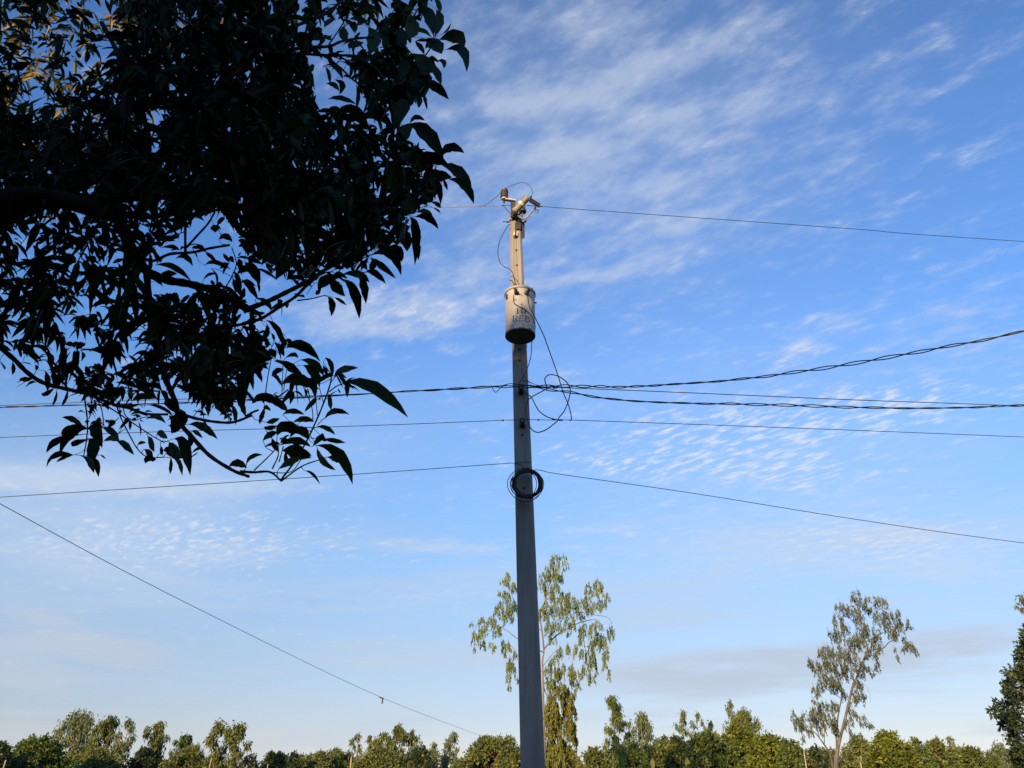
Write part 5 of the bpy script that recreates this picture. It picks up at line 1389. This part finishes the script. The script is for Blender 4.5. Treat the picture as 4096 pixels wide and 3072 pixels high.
LEAVES = {
7: [(1285,405,1540,440,1812,682,105),(1190,355,1270,285,1388,270,60),(1165,350,1165,250,1115,182,40),(1110,715,1200,650,1312,680,55),(770,90,900,90,1045,190,60),(720,210,800,260,885,310,85),(900,200,1010,230,1090,330,70),(760,180,830,150,865,180,40),(920,250,1010,310,1055,420,90),(1050,410,1090,360,1140,340,45),(740,410,860,370,1035,450,110),(900,400,990,400,1018,520,80),(520,90,580,130,620,180,60),(600,150,640,130,665,180,70),(400,190,500,150,575,215,80),(330,310,420,260,475,395,50),(400,270,500,290,545,390,70),(510,270,550,250,600,280,45),(660,30,700,110,715,190,40),(740,0,745,50,745,95,55),(780,20,800,50,770,90,50),(470,580,600,530,760,640,90),(600,560,700,580,770,650,70),(570,620,550,690,530,760,55),(740,680,820,650,915,680,50),(830,750,920,720,1000,745,55),(590,750,640,740,700,720,50),(570,790,620,800,680,780,45),(560,910,620,860,680,840,60),(690,860,780,790,940,870,120),(850,800,920,830,950,890,90),(1040,790,1120,800,1190,855,45),(1060,860,1090,890,1120,910,50),(1050,960,1240,1040,1340,1275,110),(1100,900,1180,910,1280,930,45),(720,950,850,910,970,960,70),(740,1000,850,1010,970,1060,130),(700,1160,800,1100,880,1080,70),(1040,980,1080,1080,1190,1165,80),(1130,1060,1200,1070,1240,1110,60),(930,1180,1000,1210,1055,1290,28),(260,1140,340,1110,410,1150,75),(410,1140,450,1060,545,1040,45),(1140,500,1150,560,1160,640,40),(1090,250,1110,290,1120,330,35),(1000,960,1060,890,1080,850,60),(690,1010,660,960,640,900,55)],
6: [(290,360,230,370,175,372,45),(310,400,270,400,230,440,40),(480,440,430,490,370,495,55),(500,470,495,540,465,600,40),(590,460,590,530,545,605,55),(110,220,125,270,110,325,35),(0,210,30,240,40,280,50),(735,800,660,730,560,708,55),(720,810,600,810,560,880,60),(760,810,640,840,540,1020,130),(600,880,500,920,420,1010,65),(780,810,850,820,900,960,100),(790,900,830,970,840,1070,110),(780,900,680,930,640,960,50),(640,1040,500,1040,418,1140,60),(650,1040,570,1060,505,1100,35),(740,1060,800,1100,830,1190,65),(780,1070,850,1110,870,1222,50),(890,1040,910,1050,935,1072,18),(800,770,850,755,910,800,40),(910,800,990,830,1050,900,60),(920,920,990,890,1060,920,50),(1040,920,1110,950,1180,1030,60),(930,730,965,740,985,720,40),(1175,560,1260,520,1390,540,60),(1190,445,1280,450,1390,545,70),(1170,440,1160,490,1165,555,60),(1000,330,1080,330,1130,400,55),(1190,330,1240,320,1300,350,40),(1190,400,1230,390,1270,425,40),(1310,310,1370,340,1410,395,60),(1130,420,1150,470,1180,520,60),(1300,720,1390,700,1460,755,45),(1220,950,1250,930,1290,930,30),(1310,880,1340,930,1365,1005,70),(1390,860,1430,850,1480,890,70),(1550,900,1640,960,1680,1195,90),(1500,930,1540,1000,1620,1060,100),(1450,1000,1500,1000,1540,1040,80),(1510,1060,1515,1130,1505,1205,42),(1530,1070,1590,1110,1610,1215,55),(1290,1110,1330,1070,1380,1080,70),(1280,990,1320,1020,1350,1060,50),(1680,770,1800,790,1915,890,75),(1660,850,1690,900,1690,960,55),(1700,830,1740,840,1790,885,40),(2040,600,2080,660,2085,765,45),(2060,440,2130,500,2160,620,70),(2110,590,2150,620,2170,690,65),(1880,560,1930,590,1940,640,45),(1800,600,1830,640,1845,690,30),(1420,960,1430,1000,1435,1040,30),(700,330,700,380,700,440,40),(800,370,840,390,875,375,35),(910,560,940,580,960,640,40),(1560,250,1650,260,1730,300,70),(1500,700,1560,760,1520,840,110),(1600,640,1620,720,1600,800,90),(400,300,430,380,420,470,90),(460,300,500,370,490,450,80),(560,330,590,400,570,460,60),(640,250,700,290,760,400,60),(760,400,790,460,720,560,80),(950,380,980,450,960,520,70),(840,440,900,500,1000,540,60)],
5: [(1990,40,2120,90,2195,240,85),(1840,20,1890,100,1905,250,60),(1530,40,1540,140,1570,220,95),(1930,40,1950,80,1968,130,30),(1400,200,1430,215,1455,260,40),(1480,230,1600,240,1690,300,150),(1720,160,1790,180,1830,240,90),(1740,260,1710,230,1680,250,40),(1830,240,1880,260,1905,290,40),(1840,290,1880,310,1905,338,18),(1700,330,1780,330,1840,395,55),(1690,370,1800,380,1880,470,60),(1640,380,1690,500,1680,770,85),(1650,560,1700,620,1710,745,60),(1560,480,1600,560,1610,665,110),(1340,610,1400,570,1480,560,60),(1310,705,1470,700,1550,870,90),(1450,640,1530,680,1560,760,100),(1340,660,1420,640,1500,690,50),(1290,740,1380,800,1500,905,60),(1250,860,1330,870,1415,955,60),(1300,750,1310,800,1290,850,60),(1050,880,1180,880,1270,945,70),(1190,920,1230,980,1245,1125,75),(1055,930,1150,1040,1185,1250,90),(1000,910,900,930,830,1010,90),(960,910,980,980,1055,1065,100),(910,1080,950,1140,940,1240,60),(970,1085,1020,1110,1070,1150,30),(850,1000,820,1040,800,1040,40),(600,120,680,110,750,130,70),(750,130,780,150,790,165,25),(820,290,760,250,700,265,30),(870,180,900,120,950,120,50),(850,270,920,180,1050,170,110),(960,300,1030,230,1080,190,80),(860,280,920,300,970,340,45),(1260,190,1200,170,1150,215,50),(1140,60,1230,90,1250,180,70),(640,260,700,300,745,380,90),(560,550,520,500,500,470,40),(680,460,600,470,550,530,80),(720,350,820,330,920,360,100),(740,400,700,470,700,560,120),(360,350,430,350,460,415,55),(500,340,520,400,490,450,35),(560,360,560,400,545,430,30),(390,400,400,470,370,550,80),(340,700,280,700,225,735,60),(620,740,540,800,455,915,90),(480,770,490,830,520,870,60),(280,830,370,860,455,925,30),(110,880,180,830,270,850,70),(180,780,250,840,300,960,90),(270,900,300,980,300,1035,25),(70,920,110,990,130,1060,60),(150,930,230,1000,290,1100,60),(290,1090,370,1130,405,1190,55),(110,1120,150,1080,180,1060,50),(370,1290,470,1370,520,1530,55),(370,1320,370,1400,320,1475,50),(410,1400,430,1430,430,1465,25),(560,1500,700,1500,830,1640,65),(540,1460,570,1470,600,1500,45),(890,1620,920,1640,945,1659,35),(300,1530,350,1560,390,1600,50),(400,1600,420,1570,440,1560,60),(440,1490,490,1530,520,1600,50),(820,20,850,50,850,100,70),(905,0,895,20,890,40,30),(650,750,660,820,650,890,50),(690,880,690,930,690,950,30),(320,600,400,680,560,700,130),(420,600,520,640,640,620,120),(1100,170,1130,180,1155,190,30),(1250,250,1300,240,1330,280,60),(1050,300,1120,290,1210,310,50),(1330,250,1390,250,1440,300,110),(300,660,400,740,500,740,90),(2000,20,1900,10,1780,30,90)],
3: [(1630,-30,1670,40,1680,110,50),(1500,40,1590,150,1620,300,110),(1650,90,1680,180,1640,310,80),(1700,300,1750,260,1778,205,14),(1600,330,1520,270,1440,290,50),(1690,350,1820,330,1890,410,120),(1750,440,1880,450,1915,620,85),(1540,480,1510,420,1465,365,50),(1370,335,1410,350,1415,385,35),(1660,540,1710,545,1715,600,50),(1580,560,1650,640,1685,740,70),(1540,740,1640,770,1748,870,85),(1480,800,1500,880,1490,950,50),(1520,820,1550,890,1565,965,28),(1270,1150,1330,970,1330,850,170),(1260,1000,1230,960,1190,960,50),(1255,1140,1150,1030,985,1045,85),(1420,1090,1470,1040,1540,1065,45),(1325,1310,1350,1200,1440,1100,90),(1420,1110,1560,1180,1700,1390,140),(1690,1390,1770,1310,1885,1350,95),(1700,1460,1840,1520,1950,1655,110),(1400,1460,1250,1450,1120,1490,80),(1300,1310,1390,1330,1460,1420,80),(1450,1340,1500,1350,1560,1380,50),(1470,1400,1600,1400,1740,1450,90),(1580,1480,1510,1490,1440,1490,50),(1500,1550,1380,1560,1300,1655,70),(1620,1580,1650,1620,1665,1659,50),(940,760,960,850,935,985,45),(680,740,740,750,785,800,50),(760,710,820,760,790,830,60),(990,750,1060,700,1130,780,100),(1080,790,1090,880,1130,970,60),(700,880,800,870,930,920,60),(840,960,940,1000,1040,1130,100),(1050,1150,1080,1120,1125,1140,50),(1110,1220,1170,1230,1210,1280,40),(1140,800,1180,760,1300,730,90),(540,1560,610,1580,630,1650,80),(720,1500,690,1530,670,1585,30),(740,1610,800,1560,820,1600,60),(920,1600,990,1610,1030,1659,55),(1155,880,1160,960,1170,1020,40),(800,545,880,560,930,580,30),(650,590,750,590,815,690,60),(670,600,700,660,710,740,40),(750,170,700,190,660,240,50),(830,240,830,300,840,370,80),(860,210,920,230,930,290,60),(890,170,960,170,1040,190,60),(880,430,910,400,1000,380,70),(600,330,640,350,660,370,50),(1050,250,1100,350,1060,470,130),(1150,220,1230,330,1210,480,140),(1280,250,1340,350,1320,480,130),(1400,120,1440,240,1400,340,120),(1120,480,1150,580,1080,650,120),(1300,520,1370,590,1330,700,120),(1450,480,1540,560,1600,640,130),(1560,350,1640,400,1690,470,130),(1250,40,1330,60,1420,140,110),(1000,560,1010,640,990,680,60),(1240,620,1320,680,1300,820,120),(1380,640,1470,700,1450,820,120),(1180,780,1260,820,1300,900,130),(1350,760,1400,860,1380,960,110),(1500,600,1560,680,1580,760,90),(880,560,900,620,880,700,40)],
4: [(1560,740,1640,720,1700,800,50),(1390,800,1530,810,1680,930,55),(1400,930,1480,880,1560,875,60),(1820,800,1900,770,2030,830,45),(1870,830,1920,900,1910,980,22),(1800,930,1850,880,1910,880,30),(1100,710,1140,750,1180,800,50),(1010,670,1060,660,1110,690,30),(1000,780,1040,760,1100,750,40),(1940,570,2000,545,2050,590,60),(1890,440,1900,470,1905,505,60),(2040,200,2080,300,2060,440,90),(1400,1310,1520,1290,1640,1340,30),(2070,860,2110,930,2130,1050,60),(2100,1130,2150,1060,2160,1000,50)],
}
LEAF_N = 0
BPA = np.array(BP)
rl = np.random.default_rng(77)
for cr, lst in LEAVES.items():
    for (bx, by, mx, my, tx, ty, w) in lst:
        v_, f_, cen = traced_leaf(cr, (bx, by, mx, my, tx, ty), w * (0.98 if cr in (6, 7) else 1.0), rl)
        m_ = MB(); m_.add(v_, f_)
        dd = np.linalg.norm(BPA - np.array(cen[0]), axis=1); kk = int(dd.argmin())
        if 0.006 < dd[kk] < 0.22:                         # leaf stalk reaching its twig
            q = Vector(BPA[kk]); mid_ = cen[0].lerp(q, 0.5) - (cen[1] - cen[0]).normalized() * dd[kk] * 0.2
            m_.tube([q, mid_, cen[0], cen[1]], [0.0022, 0.0016, 0.0014, 0.0008], 4, False)
        v_ = m_.v
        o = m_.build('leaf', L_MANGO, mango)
        ta = o.data.attributes.new('tone', 'FLOAT', 'POINT'); ta.data.foreach_set('value', np.full(len(v_), rl.random(), dtype=np.float32))
        LEAF_N += 1


# ---- the rest of the crown: tufts of leaves at twig ends, too many to pick apart
def in_poly(x, y, poly):
    c = False; j = len(poly) - 1
    for i in range(len(poly)):
        xi, yi = poly[i]; xj, yj = poly[j]
        if (yi > y) != (yj > y) and x < (xj - xi) * (y - yi) / (yj - yi) + xi: c = not c
        j = i
    return c


PA = [(-90, -90), (655, -90), (640, 40), (668, 120), (680, 190), (690, 270), (650, 340), (640, 430), (570, 480), (410, 478), (390, 520), (320, 545), (300, 600), (350, 640), (345, 780), (300, 800), (100, 790), (70, 790), (20, 760), (-90, 740)]
PB1 = [(500, 490), (560, 470), (640, 430), (740, 420), (880, 450), (880, 520), (850, 545), (800, 560), (750, 580), (690, 600), (640, 625), (600, 590), (540, 570)]
PB2 = [(655, -90), (930, -90), (935, 20), (880, 60), (840, 90), (760, 50), (690, 100), (655, 120)]
PB3 = [(750, 120), (860, 80), (930, 140), (925, 220), (860, 235), (820, 270), (770, 200)]
PB4 = [(655, 240), (760, 225), (850, 270), (910, 330), (960, 380), (945, 430), (880, 470), (640, 430), (640, 340)]
PB5 = [(345, 640), (480, 610), (540, 650), (590, 740), (560, 830), (505, 900), (420, 910), (400, 860), (330, 790)]
PB6 = [(100, 790), (330, 790), (390, 890), (300, 890), (200, 870), (110, 845)]
REG = [(PA, 1750), (PB1, 125), (PB2, 80), (PB3, 66), (PB4, 120), (PB5, 95), (PB6, 22)]
HOLES = [(455, 535, 52, 58), (723, 76, 22, 30), (722, 172, 20, 22), (256, 549, 14, 18), (330, 250, 16, 14), (178, 655, 16, 12)]


def to_v(p):
    c, s = math.cos(PITCH), math.sin(PITCH)
    e = p - np.array(EYE)
    d = e[:, 1] * c + e[:, 2] * s
    return (2048 + FPX * e[:, 0] / d) / 1.85172, (1536 - FPX * (-e[:, 1] * s + e[:, 2] * c) / d) / 1.85172


rf = np.random.default_rng(5)
base, axis, length, width = [], [], [], []
for poly, cnt in REG:
    xs = [p[0] for p in poly]; ys = [p[1] for p in poly]
    k = 0
    while k < cnt:
        x, y = rf.uniform(min(xs), max(xs)), rf.uniform(min(ys), max(ys))
        if not in_poly(x, y, poly): continue
        if any(((x - hx) / rx) ** 2 + ((y - hy) / ry) ** 2 < 1.2 for hx, hy, rx, ry in HOLES): continue
        k += 1
        if poly is PA and y > 430 and rf.random() < 0.62: continue
        if x < 260 and y < 260 and x + y < 420 and rf.random() < 0.82: continue
        Y = mdepth(x * 1.852, y * 1.852) + rf.uniform(-0.35, 1.7)
        c0 = np.array(W(x, y, Y))
        td = rf.normal(size=3) * np.array([1, 1, 0.7]) + np.array([0.25, 0, 0.15]); td /= np.linalg.norm(td)
        nl = int(rf.integers(8, 14))
        for j in range(nl):
            d = rf.normal(size=3); d -= td * d.dot(td); d /= np.linalg.norm(d)
            a = d * rf.uniform(0.7, 1.0) + td * rf.uniform(-0.1, 0.9)
            base.append(c0 - td * 0.05 * rf.random() + rf.normal(size=3) * 0.01); axis.append(a / np.linalg.norm(a))
            length.append(rf.uniform(0.08, 0.155)); width.append(rf.uniform(0.027, 0.044))
n_free = len(base)
for q in BPA[::4]:                                     # small tufts standing along the boughs themselves
    vy_ = to_v(q[None])[1][0]
    if rf.random() < (0.45 if vy_ < 860 else 0.62) or vy_ > 985: continue
    td = rf.normal(size=3); td[2] = abs(td[2]) * 0.5; td /= np.linalg.norm(td)
    c0 = q + td * rf.uniform(0.01, 0.06)
    for j in range(int(rf.integers(2, 5))):
        a = td + rf.normal(size=3) * 0.8
        base.append(c0 + rf.normal(size=3) * 0.006); axis.append(a / np.linalg.norm(a)); length.append(rf.uniform(0.05, 0.095) * (1 if vy_ < 860 else 0.8)); width.append(rf.uniform(0.020, 0.032) * (1 if vy_ < 860 else 0.8))
base = np.array(base); axis = np.array(axis); length = np.array(length); width = np.array(width)
droop = rf.uniform(0.2, 0.75, len(base))
tips = base + axis * length[:, None] + np.array([0, 0, -1.0]) * (droop * length)[:, None]
mids = base + axis * length[:, None] * 0.5
ok = np.ones(len(base), bool)
polys = [p for p, _ in REG]


def in_polys(x, y):
    tot = np.zeros(len(x), bool)
    for poly in polys:
        c = np.zeros(len(x), bool); j = len(poly) - 1
        for i in range(len(poly)):
            xi, yi = poly[i]; xj, yj = poly[j]
            if yi != yj: c ^= ((yi > y) != (yj > y)) & (x < (xj - xi) * (y - yi) / (yj - yi) + xi)
            j = i
        tot |= c
    return tot


free = np.arange(len(base)) < n_free
for arr in (tips, mids):
    vx, vy = to_v(arr)
    keep = in_polys(vx, vy)
    for hx, hy, rx, ry in HOLES: keep &= ((vx - hx) / rx) ** 2 + ((vy - hy) / ry) ** 2 >= 1
    ok &= keep | ~free
base, axis, length, width, droop = base[ok], axis[ok], length[ok], width[ok], droop[ok]


def strap_leaves(base, axis, length, width, droop, r):
    """curved, folded lance-shaped leaves, 6 rows of 3 points each"""
    n = len(base); prof = np.array([0.03, 0.70, 1.0, 0.92, 0.58, 0.02]); rows = len(prof)
    s = np.linspace(0, 1, rows)
    side = unit(np.cross(axis, unit(np.array([0, 0, 1.0]) + 0.7 * r.normal(size=(n, 3)))))
    nor = np.cross(side, axis)
    cen = base[:, None, :] + axis[:, None, :] * (length[:, None] * s)[:, :, None] + np.array([0, 0, -1.0]) * (droop[:, None] * length[:, None] * s ** 2)[:, :, None]
    hw = 0.5 * width[:, None] * prof * (1 + 0.12 * np.sin(np.arange(rows) * 2.2 + r.random((n, 1)) * 6))
    fold = (0.15 + 0.4 * r.random((n, 1))) * hw
    le = cen + side[:, None, :] * hw[:, :, None] + nor[:, None, :] * fold[:, :, None]
    ri = cen - side[:, None, :] * hw[:, :, None] + nor[:, None, :] * fold[:, :, None]
    v = np.stack([le, cen, ri], axis=2).reshape(n, rows * 3, 3)
    q = []
    for i in range(rows - 1):
        k = i * 3
        q += [(k, k + 1, k + 4, k + 3), (k + 1, k + 2, k + 5, k + 4)]
    q = (np.array(q)[None] + (np.arange(n) * rows * 3)[:, None, None]).reshape(-1, 4)
    return v.reshape(-1, 3), q, rows * 3


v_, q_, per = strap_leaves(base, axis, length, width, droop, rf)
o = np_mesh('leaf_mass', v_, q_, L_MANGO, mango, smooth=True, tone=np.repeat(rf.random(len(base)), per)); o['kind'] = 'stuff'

# higher, farther side of the crown, where the low sun still reaches the leaves
base, axis, length, width = [], [], [], []
for k in range(520):
    x, y = rf.uniform(-120, 560), rf.uniform(-160, 470)
    if x + y * 0.9 > 560: continue
    Y = rf.uniform(5.8, 7.8); c0 = np.array(W(x, y, Y))
    for j in range(int(rf.integers(6, 11))):
        d = rf.normal(size=3); d /= np.linalg.norm(d)
        base.append(c0 + rf.normal(size=3) * 0.03); axis.append(d); length.append(rf.uniform(0.12, 0.22)); width.append(rf.uniform(0.03, 0.05))
base = np.array(base); axis = np.array(axis); length = np.array(length); width = np.array(width)
yel = rf.random(len(base)) < 0.34  # share of leaves that gets the painted sunlit colour
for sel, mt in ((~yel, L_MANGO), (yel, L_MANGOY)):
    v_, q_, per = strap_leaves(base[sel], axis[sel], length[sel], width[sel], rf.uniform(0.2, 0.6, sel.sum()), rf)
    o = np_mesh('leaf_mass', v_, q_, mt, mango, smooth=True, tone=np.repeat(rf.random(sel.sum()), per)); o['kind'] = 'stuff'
# crown continuing outside the picture, over and beside the viewer
lo = [((-4.6, 1.2, 5.6), (1.6, 1.5, 1.3)), ((-5.2, 2.8, 6.2), (1.5, 1.6, 1.4)), ((-3.4, 0.4, 6.3), (1.4, 1.3, 1.0)), ((-5.6, 0.6, 4.6), (1.3, 1.5, 1.1)), ((-5.3, 4.6, 6.6), (1.2, 1.3, 1.3)),
      ((-2.0, -0.6, 6.2), (1.6, 1.4, 0.9)), ((-0.4, -0.9, 5.8), (1.4, 1.3, 0.8)), ((-3.6, -1.6, 5.4), (1.7, 1.3, 1.2)), ((-1.6, -2.2, 5.0), (1.6, 1.2, 1.1)), ((-5.6, -1.2, 5.2), (1.5, 1.5, 1.3)), ((-3.2, -2.9, 4.2), (1.6, 1.0, 1.2)), ((-0.2, -2.6, 4.6), (1.4, 1.0, 1.1))]
o = foliage('leaf_mass', lo, mango, L_MANGO, 0.2, 0.06, 1.3, 0.3, 0.2, np.random.default_rng(31)); o['kind'] = 'stuff'

# ================================================================== trees standing behind the viewer; their shade lies on the lower pole
def shade_tree(label, x, y, lobes, cover, seed):
    root = empty('shade_tree', (x, y, 0)); tag(root, label, 'tree', 'trees behind the viewpoint')
    foliage('crown', lobes, root, L_GREEN, 0.26, 0.15, cover, 0.1, 0.25, np.random.default_rng(seed))
    t = MB(); top = max(c[2] for c, _ in lobes)
    t.tube([(x, y, -0.2), (x + 0.1, y, top * 0.3), (x - 0.05, y, top * 0.6), (x, y, top * 0.92)], [0.26, 0.2, 0.15, 0.05], 10)
    for c, rd in lobes[::3]:
        t.tube([(x, y, c[2] * 0.55), ((x + c[0]) / 2, (y + c[1]) / 2, c[2] * 0.75), c], [0.08, 0.06, 0.02], 6)
    t.build('trunk', M_TRUNK, root)


rs = np.random.default_rng(3)
SH_TOP = 13.10
lo = []
for gx in np.arange(-15.0, -8.2, 1.0):
    for gz in np.arange(3.0, 12.2, 1.05):
        zz = min(gz + rs.uniform(-.2, .2), SH_TOP - 0.98)
        lo.append(((gx + rs.uniform(-.3, .3), -14 + rs.uniform(-.9, .9), zz), (0.98, 0.98, 0.9)))
    lo.append(((gx + rs.uniform(-.3, .3), -14 + rs.uniform(-.4, .4), SH_TOP - 0.9 + rs.uniform(-.12, .1)), (1.0, 1.0, 0.85)))
shade_tree('broad leafy tree behind the viewpoint, outside the picture', -11.5, -14, lo, 3.2, 1)
lo = [((-7.0 + rs.normal() * 0.8, -14.5 + rs.normal() * 0.7, z), (1.3, 1.3, 1.1)) for z in np.arange(5, 18.6, 0.5)]
shade_tree('tall slender tree behind the viewpoint, outside the picture', -7.0, -14.5, lo, 1.0, 2)
